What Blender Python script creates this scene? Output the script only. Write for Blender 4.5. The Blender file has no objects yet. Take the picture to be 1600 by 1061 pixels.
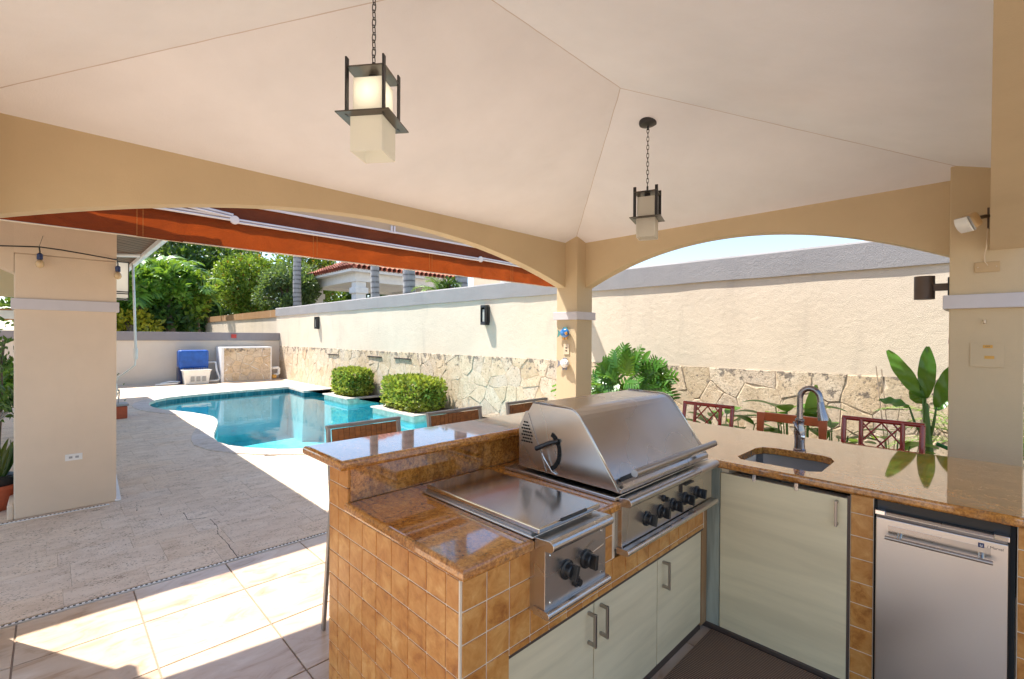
import bpy, bmesh, math, random
from mathutils import Vector, Matrix, geometry
rnd = random.Random(7)
S = bpy.context.scene
COL = S.collection
PI = math.pi

# ---------------------------------------------------------------- camera, light, exposure
YAW, PIT, ROL, F = 0.792888891217734, -0.004850940231426001, 0.006316844904560123, 732.717
fw = Vector((math.cos(YAW)*math.cos(PIT), math.sin(YAW)*math.cos(PIT), math.sin(PIT)))
rt = fw.cross(Vector((0, 0, 1))).normalized(); up = rt.cross(fw)
r2 = rt*math.cos(ROL)+up*math.sin(ROL); u2 = -rt*math.sin(ROL)+up*math.cos(ROL)
cd = bpy.data.cameras.new('camera'); cam = bpy.data.objects.new('camera', cd); COL.objects.link(cam)
cd.sensor_width = 36; cd.lens = F/1600*36; cd.clip_start = .03; cd.clip_end = 2000
cam.matrix_world = Matrix(((r2.x, u2.x, -fw.x, 0), (r2.y, u2.y, -fw.y, 0), (r2.z, u2.z, -fw.z, 1.6), (0, 0, 0, 1)))
S.camera = cam
TOSUN = Vector((-.27, .48, 1)).normalized()
world = bpy.data.worlds.new('World'); S.world = world; world.use_nodes = True
wn = world.node_tree
sky = wn.nodes.new('ShaderNodeTexSky'); sky.sky_type = 'NISHITA'; sky.sun_disc = False
sky.sun_elevation = math.asin(TOSUN.z); sky.sun_rotation = math.atan2(TOSUN.x, TOSUN.y)
sky.air_density = 1.0; sky.dust_density = .5; sky.ozone_density = 1.2
wn.links.new(sky.outputs[0], wn.nodes['Background'].inputs[0]); wn.nodes['Background'].inputs[1].default_value = .068
sl = bpy.data.lights.new('sun', 'SUN'); sl.energy = 2.5; sl.angle = math.radians(.6); sl.color = (1, .95, .87)
so = bpy.data.objects.new('sun', sl); COL.objects.link(so); so.rotation_euler = TOSUN.to_track_quat('Z', 'Y').to_euler(); so.location = (0, 0, 30)
S.view_settings.view_transform = 'Standard'; S.view_settings.look = 'None'; S.view_settings.gamma = 1
S.view_settings.use_curve_mapping = False; S.view_settings.exposure = 2.2
S.render.engine = 'CYCLES'
S.cycles.max_bounces = 10; S.cycles.diffuse_bounces = 8; S.cycles.glossy_bounces = 4; S.cycles.transparent_max_bounces = 12

# ---------------------------------------------------------------- materials
MATS = {}
def nt(name):
    m = bpy.data.materials.new(name); m.use_nodes = True; MATS[name] = m
    return m, m.node_tree, m.node_tree.nodes['Principled BSDF']
def coords(t, scale=(1, 1, 1), rndm=False, kind='Object', rot=(0, 0, 0)):
    tc = t.nodes.new('ShaderNodeTexCoord'); mp = t.nodes.new('ShaderNodeMapping')
    mp.inputs['Scale'].default_value = scale; mp.inputs['Rotation'].default_value = rot
    t.links.new(tc.outputs[kind], mp.inputs[0])
    if rndm:
        oi = t.nodes.new('ShaderNodeObjectInfo'); ml = t.nodes.new('ShaderNodeVectorMath'); ml.operation = 'SCALE'
        cb = t.nodes.new('ShaderNodeCombineXYZ')
        for i in range(3): t.links.new(oi.outputs['Random'], cb.inputs[i])
        t.links.new(cb.outputs[0], ml.inputs[0]); ml.inputs['Scale'].default_value = 37.0
        t.links.new(ml.outputs[0], mp.inputs['Location'])
    return mp.outputs[0]
def noise(t, vec, scale, detail=4, rough=.55, dist=0):
    n = t.nodes.new('ShaderNodeTexNoise'); n.inputs['Scale'].default_value = scale
    n.inputs['Detail'].default_value = detail; n.inputs['Roughness'].default_value = rough; n.inputs['Distortion'].default_value = dist
    t.links.new(vec, n.inputs['Vector']); return n.outputs['Fac']
def ramp(t, fac, stops):
    r = t.nodes.new('ShaderNodeValToRGB'); e = r.color_ramp.elements
    while len(e) < len(stops): e.new(.5)
    for i, (p, c) in enumerate(stops):
        e[i].position = p; e[i].color = (*c, 1) if len(c) == 3 else c
    t.links.new(fac, r.inputs[0]); return r.outputs[0]
def mixc(t, fac, a, b, mode='MIX'):
    m = t.nodes.new('ShaderNodeMix'); m.data_type = 'RGBA'; m.blend_type = mode
    for s, v in ((0, fac), (6, a), (7, b)):
        if hasattr(v, 'node'): t.links.new(v, m.inputs[s])
        else: m.inputs[s].default_value = v if s == 0 else (*v, 1)
    return m.outputs[2]
def bump(t, b, h, strength=.3, dist=.01):
    n = t.nodes.new('ShaderNodeBump'); n.inputs['Strength'].default_value = strength; n.inputs['Distance'].default_value = dist
    t.links.new(h, n.inputs['Height']); t.links.new(n.outputs[0], b.inputs['Normal'])
def rnd_out(t): return t.nodes.new('ShaderNodeObjectInfo').outputs['Random']

def simple(name, c, rough=.5, metal=0, var=.06, vscale=6, bstr=0, bscale=60, spec=.5, coat=0):
    m, t, b = nt(name)
    v = coords(t)
    n = noise(t, v, vscale, 5)
    lo = tuple(x*(1-var) for x in c); hi = tuple(min(1, x*(1+var)) for x in c)
    t.links.new(ramp(t, n, [(.3, lo), (.7, hi)]), b.inputs['Base Color'])
    b.inputs['Roughness'].default_value = rough; b.inputs['Metallic'].default_value = metal
    b.inputs['Specular IOR Level'].default_value = spec; b.inputs['Coat Weight'].default_value = coat
    if bstr: bump(t, b, noise(t, v, bscale, 6), bstr, .01)
    return m
def plaster(name, c, stain=(0, 0, 0), amt=.25, bstr=.25, sc=1.3):
    m, t, b = nt(name); v = coords(t)
    vs = coords(t, (1, 1, .22))
    big = noise(t, v, sc, 6, .6); streak = noise(t, vs, 3.2, 7, .65, .5)
    c1 = ramp(t, big, [(.3, tuple(x*.94 for x in c)), (.7, tuple(min(1, x*1.05) for x in c))])
    f = ramp(t, streak, [(.56, (0, 0, 0)), (.78, (amt, amt, amt))])
    c2 = mixc(t, f, c1, stain)
    spk = ramp(t, noise(t, v, 26, 4, .75), [(.70, (0, 0, 0)), (.76, (.5, .5, .5))])
    t.links.new(mixc(t, spk, c2, tuple(x*.72 for x in c)), b.inputs['Base Color'])
    b.inputs['Roughness'].default_value = .85; b.inputs['Specular IOR Level'].default_value = .25
    a = t.nodes.new('ShaderNodeMath'); a.operation = 'MULTIPLY_ADD'
    t.links.new(noise(t, v, 9, 5, .6, .6), a.inputs[0]); a.inputs[1].default_value = 1.0; t.links.new(noise(t, v, 120, 3), a.inputs[2])
    bump(t, b, a.outputs[0], bstr, .012)
    return m
plaster('ceiling_paint', (.815, .82, .86), (.5, .45, .42), .06, .10)
plaster('tan_paint', (.575, .455, .29), (.35, .24, .13), .12, .12)
plaster('cream_paint', (.70, .565, .42), (.42, .31, .2), .12, .12)
plaster('wall_cream', (.665, .56, .435), (.36, .30, .25), .4, .6)
plaster('wall_beige', (.60, .53, .45), (.4, .35, .3), .12, .2)
plaster('cap_grey', (.29, .275, .27), (.2, .19, .2), .4, .55)
plaster('band_grey', (.24, .22, .225), (.15, .14, .14), .2, .2)
plaster('cap_brown', (.36, .20, .09), (.55, .42, .3), .7, .2, 4)
simple('trim_paint', (.56, .53, .54), .5, var=.04)
simple('white_paint', (.78, .77, .76), .45)
simple('white_plastic', (.75, .74, .70), .35)
simple('ivory_plastic', (.66, .54, .38), .4)
simple('tan_plastic', (.50, .34, .17), .4)
simple('black_metal', (.025, .025, .028), .4, .3)
simple('charcoal_metal', (.06, .06, .065), .38, .8)
simple('bronze_metal', (.10, .085, .07), .35, .6)
simple('black_plastic', (.012, .012, .013), .32)
simple('dark_void', (.008, .008, .008), .9)
simple('grout_light', (.72, .60, .45), .9, bstr=.3)
simple('grout_floor', (.30, .22, .16), .9, bstr=.3)
simple('mortar', (.60, .50, .39), .95, var=.3, bstr=.6)
simple('red_lacquer', (.26, .015, .010), .22, coat=.5, var=.2)
simple('red_wood', (.42, .10, .03), .3, coat=.3, var=.15)
simple('terracotta_pot', (.42, .09, .035), .6, var=.2)
simple('soil', (.07, .05, .035), .95, var=.4, bstr=.8, bscale=30)
simple('ground_soil', (.20, .17, .12), .95, var=.3)
simple('navy_enamel', (.015, .03, .11), .3)
simple('blue_tarp', (.012, .085, .36), .45, var=.25, bstr=.5, bscale=9)
simple('grey_plastic', (.32, .32, .31), .4)
simple('galvanised', (.50, .50, .50), .35, .9)
simple('chrome', (.75, .75, .75), .12, 1)
simple('brown_metal', (.10, .07, .055), .5, .4)
simple('bulb_glass', (.62, .46, .26), .12)
simple('cord_rubber', (.02, .02, .022), .6)
simple('yellow_sticker', (.62, .33, .06), .5)
simple('red_plastic', (.4, .04, .03), .5)
simple('purple_canvas', (.11, .02, .06), .6)
simple('bark_brown', (.12, .09, .06), .9, var=.3)
simple('fish_blue', (.02, .15, .42), .12, coat=1, var=.5, vscale=30)
simple('fish_teal', (.02, .19, .20), .15, coat=1, var=.4)
simple('fish_gold', (.62, .28, .04), .15, coat=1)
simple('fish_white', (.70, .67, .63), .3, var=.2, vscale=20, coat=.5)
simple('fish_grey', (.22, .22, .25), .4, var=.3)
simple('paper', (.56, .42, .26), .6)
simple('green_hose', (.02, .20, .05), .5)
simple('aluminium_frame', (.36, .33, .30), .4, .6)
simple('bright_text', (.75, .75, .74), .3, .5)
simple('wire', (.10, .09, .08), .5)
simple('planter_side', (.52, .58, .48), .6, var=.25, vscale=9)
simple('ceiling_seam_paint', (.60, .54, .51), .8)
simple('orange_stitch', (.45, .16, .03), .8)
def wood(name, c, sc=(40, 4, 4), rough=.4, c2=None, rn=False, contrast=(.35, .65)):
    m, t, b = nt(name); v = coords(t, sc, rn)
    n = noise(t, v, 1, 6, .6, .4)
    c2 = c2 or tuple(x*.6 for x in c)
    t.links.new(ramp(t, n, [(contrast[0], c2), (contrast[1], c)]), b.inputs['Base Color'])
    b.inputs['Roughness'].default_value = rough; bump(t, b, n, .08, .003); return m
wood('teak_slat', (.40, .15, .035), (6, 6, 40), .5, rn=True)
wood('door_laminate_left', (.76, .64, .42), (1.1, 4, 13), .34, (.64, .535, .345), contrast=(.34, .62))
wood('door_laminate_right', (.76, .65, .42), (4, 1.1, 10), .34, (.65, .55, .35), contrast=(.34, .62))
wood('grey_laminate', (.40, .42, .34), (20, 20, 2), .35)
# granite
def granite(name, light=(.60, .25, .045), mid=(.30, .11, .022), dark=(.022, .014, .012), rough=.05, gold=1.0):
    m, t, b = nt(name); v = coords(t); vs = coords(t, (3.2, .8, 1), rot=(0, 0, .12))
    fine = noise(t, v, 75, 6, .8); veins = noise(t, vs, 2.2, 6, .6, .5); cloud = noise(t, v, 5.5, 6, .6, .8)
    base = ramp(t, cloud, [(.30, mid), (.5, light), (.72, (.52, .33, .17))])
    sp = ramp(t, fine, [(.39, dark), (.46, mid), (.55, light), (.66, (.66, .40, .15))])
    c = mixc(t, .62, base, sp)
    vd = ramp(t, veins, [(.36, (1, 1, 1)), (.44, (.42, .34, .30)), (.51, (1, 1, 1)), (.58, (1, 1, 1)), (.66, (.62, .5, .44)), (.74, (1, 1, 1))])
    c = mixc(t, .55, c, vd, 'MULTIPLY')
    t.links.new(c, b.inputs['Base Color']); b.inputs['Roughness'].default_value = rough; b.inputs['IOR'].default_value = 1.6; b.inputs['Coat Weight'].default_value = .75; b.inputs['Coat IOR'].default_value = 1.6; b.inputs['Coat Roughness'].default_value = .03
    return m
granite('granite')
# glazed kitchen tile
m, t, b = nt('orange_tile'); v = coords(t, (1, 1, 1), True)
c = ramp(t, noise(t, v, 14, 7, .65, .5), [(.28, (.26, .075, .012)), (.44, (.50, .21, .045)), (.60, (.62, .31, .09)), (.76, (.72, .44, .18))])
c = mixc(t, mixc(t, .45, (0, 0, 0), ramp(t, rnd_out(t), [(0, (0, 0, 0)), (1, (1, 1, 1))])), c, (.44, .16, .03))
t.links.new(c, b.inputs['Base Color']); b.inputs['Roughness'].default_value = .33
bump(t, b, noise(t, v, 30, 5), .25, .004)
# floor tile
m, t, b = nt('floor_tile'); v = coords(t, (1, 2.2, 1), True, rot=(0, 0, .3))
c = ramp(t, noise(t, v, 3.5, 8, .62, 1.2), [(.30, (.38, .235, .14)), (.45, (.54, .39, .27)), (.58, (.58, .44, .32)), (.74, (.66, .53, .41))])
t.links.new(c, b.inputs['Base Color']); b.inputs['Roughness'].default_value = .28
bump(t, b, noise(t, v, 18, 4), .08, .003)
# travertine
def trav(name, a, bb, cc, pits=True):
    m, t, b = nt(name); v = coords(t, (1, 1.8, 1), True); v2 = coords(t, (1, 2.0, 1), True)
    c = ramp(t, noise(t, v, 5, 8, .65, .6), [(.28, a), (.5, bb), (.72, cc)])
    tint = ramp(t, rnd_out(t), [(0, (.93, .91, .90)), (.35, (1, 1, 1)), (.7, (.99, .95, .90)), (1, (.95, .92, .89))])
    c = mixc(t, 1.0, c, tint, 'MULTIPLY')
    p = noise(t, v2, 62, 3, .6); pm = noise(t, v, 7, 3)
    mm = t.nodes.new('ShaderNodeMath'); mm.operation = 'MULTIPLY_ADD'; mm.inputs[1].default_value = -.35
    t.links.new(pm, mm.inputs[0]); t.links.new(p, mm.inputs[2])
    f = ramp(t, mm.outputs[0], [(.185, (1, 1, 1)), (.225, (0, 0, 0))])
    c = mixc(t, f, c, (.20, .14, .09))
    t.links.new(c, b.inputs['Base Color']); b.inputs['Roughness'].default_value = .75
    bump(t, b, ramp(t, mm.outputs[0], [(.17, (0, 0, 0)), (.25, (1, 1, 1))]), .35, .006)
trav('travertine', (.58, .445, .32), (.70, .565, .425), (.76, .64, .50))
trav('coping_stone', (.46, .40, .34), (.58, .52, .46), (.66, .60, .54))
# coral flagstone
m, t, b = nt('coral_stone'); v = coords(t, (1, 1, 1), True)
c = ramp(t, noise(t, v, 6, 8, .7, .6), [(.25, (.40, .32, .23)), (.42, (.60, .50, .38)), (.6, (.70, .61, .49)), (.75, (.62, .57, .52))])
tint = ramp(t, rnd_out(t), [(0, (1, .98, .95)), (.3, (1, .90, .76)), (.55, (.92, .88, .86)), (.8, (1, .95, .85)), (1, (.82, .74, .62))])
c = mixc(t, 1.0, c, tint, 'MULTIPLY')
p = noise(t, v, 30, 7, .78)
c = mixc(t, ramp(t, p, [(.36, (.85, .85, .85)), (.46, (0, 0, 0))]), c, (.16, .12, .085))
c = mixc(t, ramp(t, noise(t, v, 2.4, 5, .6), [(.45, (0, 0, 0)), (.7, (.3, .3, .3))]), c, (.60, .42, .24))
tz = t.nodes.new('ShaderNodeNewGeometry'); sx = t.nodes.new('ShaderNodeSeparateXYZ'); t.links.new(tz.outputs['Position'], sx.inputs[0])
gr = t.nodes.new('ShaderNodeMath'); gr.operation = 'MULTIPLY_ADD'; t.links.new(sx.outputs[2], gr.inputs[0]); gr.inputs[1].default_value = .38
t.links.new(noise(t, v, 7, 6, .7), gr.inputs[2])
c = mixc(t, ramp(t, gr.outputs[0], [(.96, (0, 0, 0)), (1.08, (.75, .75, .75))]), c, (.10, .085, .075))
t.links.new(c, b.inputs['Base Color']); b.inputs['Roughness'].default_value = .9
bump(t, b, p, .9, .03)
# stainless
def steel(name, c=(.46, .43, .40), rough=.30, sc=(3, 3, 160), var=.10):
    m, t, b = nt(name); v = coords(t, sc); v0 = coords(t)
    w = noise(t, v0, 2.5, 2)
    t.links.new(ramp(t, w, [(.3, tuple(x*(1-var) for x in c)), (.7, tuple(x*(1+var) for x in c))]), b.inputs['Base Color'])
    b.inputs['Metallic'].default_value = 1
    t.links.new(ramp(t, noise(t, v0, 3.5, 1.5, .4), [(.3, (rough*.9,)*3), (.7, (rough*1.12,)*3)]), b.inputs['Roughness'])
    b.inputs['Anisotropic'].default_value = .35
    return m
steel('steel_hood', (.60, .56, .52), .27, (2, 90, 90), .07)
steel('steel_panel', (.54, .505, .47), .27, (2, 90, 90), .05)
steel('steel_lid', (.58, .55, .51), .15, (3, 60, 3), .14)
steel('steel_fridge', (.76, .70, .64), .38, (1, 5, .5), .03)
steel('steel_sink', (.42, .42, .42), .3, (3, 3, 90))
steel('brushed_nickel', (.40, .36, .33), .3, (30, 30, 30))
steel('faucet_nickel', (.30, .275, .285), .24, (60, 60, 60))
# rubber mat
m, t, b = nt('rubber_mat'); v = coords(t)
w = t.nodes.new('ShaderNodeTexWave'); w.inputs['Scale'].default_value = 26; w.bands_direction = 'X'; t.links.new(v, w.inputs[0])
t.links.new(ramp(t, w.outputs['Fac'], [(.35, (.035, .02, .013)), (.75, (.36, .22, .14))]), b.inputs['Base Color'])
b.inputs['Roughness'].default_value = .7; bump(t, b, w.outputs['Fac'], .8, .006)
# frosted lamp glass
def frosted(name, e):
    m, t, b = nt(name); v = coords(t)
    b.inputs['Base Color'].default_value = (.76, .73, .65, 1); b.inputs['Roughness'].default_value = .3
    b.inputs['Transmission Weight'].default_value = .0
    if e:
        b.inputs['Emission Color'].default_value = (1, .93, .80, 1); b.inputs['Emission Strength'].default_value = e
    tr = t.nodes.new('ShaderNodeBsdfTranslucent'); tr.inputs[0].default_value = (.84, .82, .76, 1)
    mx = t.nodes.new('ShaderNodeMixShader'); mx.inputs[0].default_value = .45
    t.links.new(b.outputs[0], mx.inputs[1]); t.links.new(tr.outputs[0], mx.inputs[2])
    t.links.new(mx.outputs[0], t.nodes['Material Output'].inputs[0]); return m
frosted('frosted_glass_warm', .12); frosted('frosted_glass', 0); frosted('frosted_glass_lit', .03)
m, t, b = nt('lit_bulb'); b.inputs['Emission Color'].default_value = (1, .93, .80, 1); b.inputs['Emission Strength'].default_value = 4
# canvas
def canvas(name, c, tr, f=.5, wr=.5):
    m, t, b = nt(name); v = coords(t); w = noise(t, coords(t, (1.2, 1, 2)), 2.6, 7, .6, 1.0)
    t.links.new(ramp(t, w, [(.3, tuple(x*.75 for x in c)), (.7, tuple(x*1.15 for x in c))]), b.inputs['Base Color'])
    b.inputs['Roughness'].default_value = .8; bump(t, b, w, wr, .05)
    s = t.nodes.new('ShaderNodeBsdfTranslucent')
    t.links.new(ramp(t, w, [(.3, tuple(x*.8 for x in tr)), (.7, tuple(min(1, x*1.1) for x in tr))]), s.inputs[0])
    mx = t.nodes.new('ShaderNodeMixShader'); mx.inputs[0].default_value = f
    t.links.new(b.outputs[0], mx.inputs[1]); t.links.new(s.outputs[0], mx.inputs[2])
    t.links.new(mx.outputs[0], t.nodes['Material Output'].inputs[0])
canvas('orange_canvas', (.33, .062, .012), (.25, .042, .005), .6, 1.0)
canvas('shaded_canvas', (.19, .045, .012), (.08, .015, .002), .2)  # awning cloth coloured darker, the shade of its underside put into the colour
m, t, b = nt('striped_canvas'); v = coords(t)
w = t.nodes.new('ShaderNodeTexWave'); w.inputs['Scale'].default_value = 1.6; w.bands_direction = 'Y'; t.links.new(v, w.inputs[0])
t.links.new(ramp(t, w.outputs['Fac'], [(.38, (.10, .055, .035)), (.46, (.30, .18, .10)), (.7, (.36, .23, .13)), (.8, (.16, .09, .06))]), b.inputs['Base Color']); b.inputs['Roughness'].default_value = .85
# leaves
def leaf(name, lo, hi, tr=.35, accent=None, gloss=.4):
    m, t, b = nt(name); g = t.nodes.new('ShaderNodeNewGeometry')
    st = [(0, lo), (.75, hi)] + ([(.93, hi), (.97, accent)] if accent else [])
    c = ramp(t, g.outputs['Random Per Island'], st)
    t.links.new(c, b.inputs['Base Color']); b.inputs['Roughness'].default_value = gloss
    s = t.nodes.new('ShaderNodeBsdfTranslucent'); t.links.new(mixc(t, .5, c, (.30, .42, .02)), s.inputs[0])
    mx = t.nodes.new('ShaderNodeMixShader'); mx.inputs[0].default_value = tr
    t.links.new(b.outputs[0], mx.inputs[1]); t.links.new(s.outputs[0], mx.inputs[2])
    t.links.new(mx.outputs[0], t.nodes['Material Output'].inputs[0])
leaf('leaf_bright', (.035, .12, .012), (.17, .34, .04))
leaf('leaf_dark', (.014, .055, .014), (.075, .16, .03), .3)
leaf('leaf_ficus', (.05, .12, .015), (.30, .42, .05), .35, (.42, .13, .03))
leaf('leaf_blue', (.03, .075, .04), (.17, .25, .09), .3)
leaf('leaf_hedge', (.035, .075, .01), (.46, .50, .08), .35, (.62, .50, .10), .35)
leaf('leaf_yellow', (.22, .26, .02), (.62, .56, .05))
leaf('leaf_big', (.025, .11, .015), (.085, .23, .03), .35, gloss=.3)
leaf('leaf_fern', (.08, .18, .02), (.22, .36, .05), .35)
leaf('stem_green', (.07, .16, .03), (.12, .24, .05), .1)
leaf('leaf_snake', (.015, .06, .02), (.10, .13, .02), .1, gloss=.25)
# pool
m, t, b = nt('pool_plaster'); v = coords(t)
t.links.new(ramp(t, noise(t, v, 2.2, 6, .6), [(.3, (.20, .54, .62)), (.7, (.32, .68, .75))]), b.inputs['Base Color']); b.inputs['Roughness'].default_value = .7
m, t, b = nt('waterline_tile'); v = coords(t)
bk = t.nodes.new('ShaderNodeTexBrick'); bk.offset = 0; bk.inputs['Scale'].default_value = 6
bk.inputs['Color1'].default_value = (.012, .10, .13, 1); bk.inputs['Color2'].default_value = (.02, .15, .19, 1); bk.inputs['Mortar'].default_value = (.06, .2, .24, 1)
t.links.new(v, bk.inputs[0]); t.links.new(bk.outputs[0], b.inputs['Base Color']); b.inputs['Roughness'].default_value = .2
m, t, b = nt('pool_water_surface'); v = coords(t, (1, 1, 1))
t.nodes.remove(b)
tp = t.nodes.new('ShaderNodeBsdfTransparent'); tp.inputs[0].default_value = (.52, .85, .87, 1)
gl = t.nodes.new('ShaderNodeBsdfGlossy'); gl.inputs['Roughness'].default_value = .015
fr = t.nodes.new('ShaderNodeFresnel'); fr.inputs[0].default_value = 1.33
bm_ = t.nodes.new('ShaderNodeBump'); bm_.inputs['Strength'].default_value = .10; bm_.inputs['Distance'].default_value = .02
t.links.new(noise(t, v, 3.2, 3, .5, .4), bm_.inputs['Height']); t.links.new(bm_.outputs[0], gl.inputs['Normal']); t.links.new(bm_.outputs[0], fr.inputs['Normal'])
mx = t.nodes.new('ShaderNodeMixShader'); t.links.new(fr.outputs[0], mx.inputs[0]); t.links.new(tp.outputs[0], mx.inputs[1]); t.links.new(gl.outputs[0], mx.inputs[2])
t.links.new(mx.outputs[0], t.nodes['Material Output'].inputs[0])
m, t, b = nt('bark_grey'); v = coords(t)
w = t.nodes.new('ShaderNodeTexWave'); w.bands_direction = 'Z'; w.inputs['Scale'].default_value = 1.6; w.inputs['Distortion'].default_value = 1.2; w.inputs['Detail'].default_value = 3; t.links.new(v, w.inputs[0])
c = ramp(t, w.outputs['Fac'], [(.0, (.13, .12, .12)), (.18, (.30, .29, .29)), (1, (.38, .365, .36))])
t.links.new(mixc(t, ramp(t, noise(t, v, 5, 6, .7), [(.5, (0, 0, 0)), (.7, (.6, .6, .6))]), c, (.55, .53, .50)), b.inputs['Base Color']); b.inputs['Roughness'].default_value = .9
# roof tile
m, t, b = nt('roof_clay'); v = coords(t)
t.links.new(ramp(t, noise(t, v, 6, 5), [(.3, (.18, .045, .028)), (.7, (.46, .15, .085))]), b.inputs['Base Color']); b.inputs['Roughness'].default_value = .8

# ---------------------------------------------------------------- builders
WL = {}
def tag(o, label=None, cat=None, group=None, kind=None):
    if label: o['label'] = label
    if cat: o['category'] = cat
    if group: o['group'] = group
    if kind: o['kind'] = kind
    return o
def thing(name, label, cat, loc=(0, 0, 0), group=None, rz=0):
    o = bpy.data.objects.new(name, None); COL.objects.link(o); o.location = loc; o.rotation_euler = (0, 0, rz)
    o.empty_display_size = .1; WL[o.name] = Vector(loc); return tag(o, label, cat, group)
class MB:
    def __init__(s): s.v = []; s.f = []
    def add(s, vs, fs):
        n = len(s.v); s.v += [tuple(p) for p in vs]; s.f += [tuple(i+n for i in f) for f in fs]; return s
    def box(s, x0, x1, y0, y1, z0, z1):
        return s.add([(x0, y0, z0), (x1, y0, z0), (x1, y1, z0), (x0, y1, z0), (x0, y0, z1), (x1, y0, z1), (x1, y1, z1), (x0, y1, z1)],
                     [(0, 3, 2, 1), (4, 5, 6, 7), (0, 1, 5, 4), (1, 2, 6, 5), (2, 3, 7, 6), (3, 0, 4, 7)])
    def rbox(s, c, size, M):
        hx, hy, hz = (k/2 for k in size); c = Vector(c)
        vs = [c + M @ Vector((a*hx, b*hy, d*hz)) for d in (-1, 1) for a, b in ((-1, -1), (1, -1), (1, 1), (-1, 1))]
        return s.add(vs, [(0, 3, 2, 1), (4, 5, 6, 7), (0, 1, 5, 4), (1, 2, 6, 5), (2, 3, 7, 6), (3, 0, 4, 7)])
    def bar(s, a, b, w, h=None, upv=(0, 0, 1)):
        a = Vector(a); b = Vector(b); d = (b-a); L = d.length; d.normalize(); u = Vector(upv)
        if abs(d.dot(u)) > .98: u = Vector((1, 0, 0))
        sd = d.cross(u).normalized(); u = sd.cross(d)
        return s.rbox((a+b)/2, (L, w, h or w), Matrix((d, sd, u)).transposed())
    def prism(s, poly, axis, a, b):
        # poly in the two other axes (in xyz order), extruded along axis from a to b
        n = len(poly)
        def P(p, t): q = list(p); q.insert(axis, t); return tuple(q)
        vs = [P(p, a) for p in poly] + [P(p, b) for p in poly]
        return s.add(vs, [tuple(range(n)), tuple(range(2*n-1, n-1, -1))] + [(i, i+n, (i+1) % n+n, (i+1) % n) for i in range(n)])
    def tube(s, pts, r, n=8, closed=False, cap=True):
        pts = [Vector(p) for p in pts]; m = len(pts); rr = r if isinstance(r, (list, tuple)) else [r]*m
        vs = []; prev = None
        for i, p in enumerate(pts):
            a = pts[(i-1) % m] if (closed or i) else p; b = pts[(i+1) % m] if (closed or i < m-1) else p
            d = (b-a).normalized()
            if prev is None:
                q = Vector((0, 0, 1)) if abs(d.z) < .9 else Vector((1, 0, 0))
            else: q = prev
            x = (q - d*q.dot(d)).normalized(); y = d.cross(x); prev = x
            vs += [p + (x*math.cos(2*PI*k/n)+y*math.sin(2*PI*k/n))*rr[i] for k in range(n)]
        fs = []
        for i in range(m if closed else m-1):
            j = (i+1) % m
            fs += [(i*n+k, i*n+(k+1) % n, j*n+(k+1) % n, j*n+k) for k in range(n)]
        if cap and not closed: fs += [tuple(range(n-1, -1, -1)), tuple((m-1)*n+k for k in range(n))]
        return s.add(vs, fs)
    def lathe(s, prof, c, n=20, axis=2):
        m = len(prof); vs = []
        for r, z in prof:
            for k in range(n):
                a = 2*PI*k/n; p = [r*math.cos(a), r*math.sin(a)]; p.insert(axis, z)
                vs.append((c[0]+p[0], c[1]+p[1], c[2]+p[2]))
        fs = [(i*n+k, i*n+(k+1) % n, (i+1)*n+(k+1) % n, (i+1)*n+k) for i in range(m-1) for k in range(n)]
        fs += [tuple(range(n-1, -1, -1)), tuple((m-1)*n+k for k in range(n))]
        return s.add(vs, fs)
    def build(s, name, mat, parent=None, smooth=False, bevel=0, seg=2, origin=None, recalc=True):
        if origin is None:
            n = max(1, len(s.v)); lo = [min(p[i] for p in s.v) for i in range(3)]; hi = [max(p[i] for p in s.v) for i in range(3)]
            origin = Vector([(a+b)/2 for a, b in zip(lo, hi)])
        origin = Vector(origin)
        me = bpy.data.meshes.new(name); me.from_pydata([(p[0]-origin.x, p[1]-origin.y, p[2]-origin.z) for p in s.v], [], s.f)
        if recalc and len(s.f) < 60000:
            bm = bmesh.new(); bm.from_mesh(me); bmesh.ops.recalc_face_normals(bm, faces=bm.faces); bm.to_mesh(me); bm.free()
        me.materials.append(MATS[mat])
        return place(name, me, origin, parent, smooth, bevel, seg)
def place(name, me, loc, parent=None, smooth=False, bevel=0, seg=2):
    o = bpy.data.objects.new(name, me); COL.objects.link(o); WL[o.name] = Vector(loc)
    if parent: o.parent = parent; o.location = Vector(loc)-WL[parent.name]
    else: o.location = loc
    if smooth:
        me.polygons.foreach_set('use_smooth', [True]*len(me.polygons))
        if bevel == 0 and smooth == 'auto': me.set_sharp_from_angle(angle=math.radians(38))
    if bevel:
        md = o.modifiers.new('bevel', 'BEVEL'); md.width = bevel; md.segments = seg; md.limit_method = 'ANGLE'; md.angle_limit = math.radians(40)
    return o
def copy_tree(o, parent=None, loc=None, rz=None):
    c = o.copy(); COL.objects.link(c)
    if parent: c.parent = parent
    if loc is not None: c.location = loc
    if rz is not None: c.rotation_euler = (0, 0, rz)
    for ch in list(o.children): copy_tree(ch, c)
    return c
def offset_poly(poly, d):
    n = len(poly); area = sum(poly[i][0]*poly[(i+1) % n][1]-poly[(i+1) % n][0]*poly[i][1] for i in range(n))
    sg = 1 if area > 0 else -1; out = []
    for i in range(n):
        a = Vector(poly[i-1]); b = Vector(poly[i]); c = Vector(poly[(i+1) % n])
        e1 = (b-a).normalized(); e2 = (c-b).normalized()
        n1 = Vector((-e1.y, e1.x))*sg; n2 = Vector((-e2.y, e2.x))*sg
        k = (n1+n2); k = k/max(.3, k.dot(n1)) if k.length > 1e-6 else n1
        out.append(tuple(b+k*d))
    return out
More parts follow.
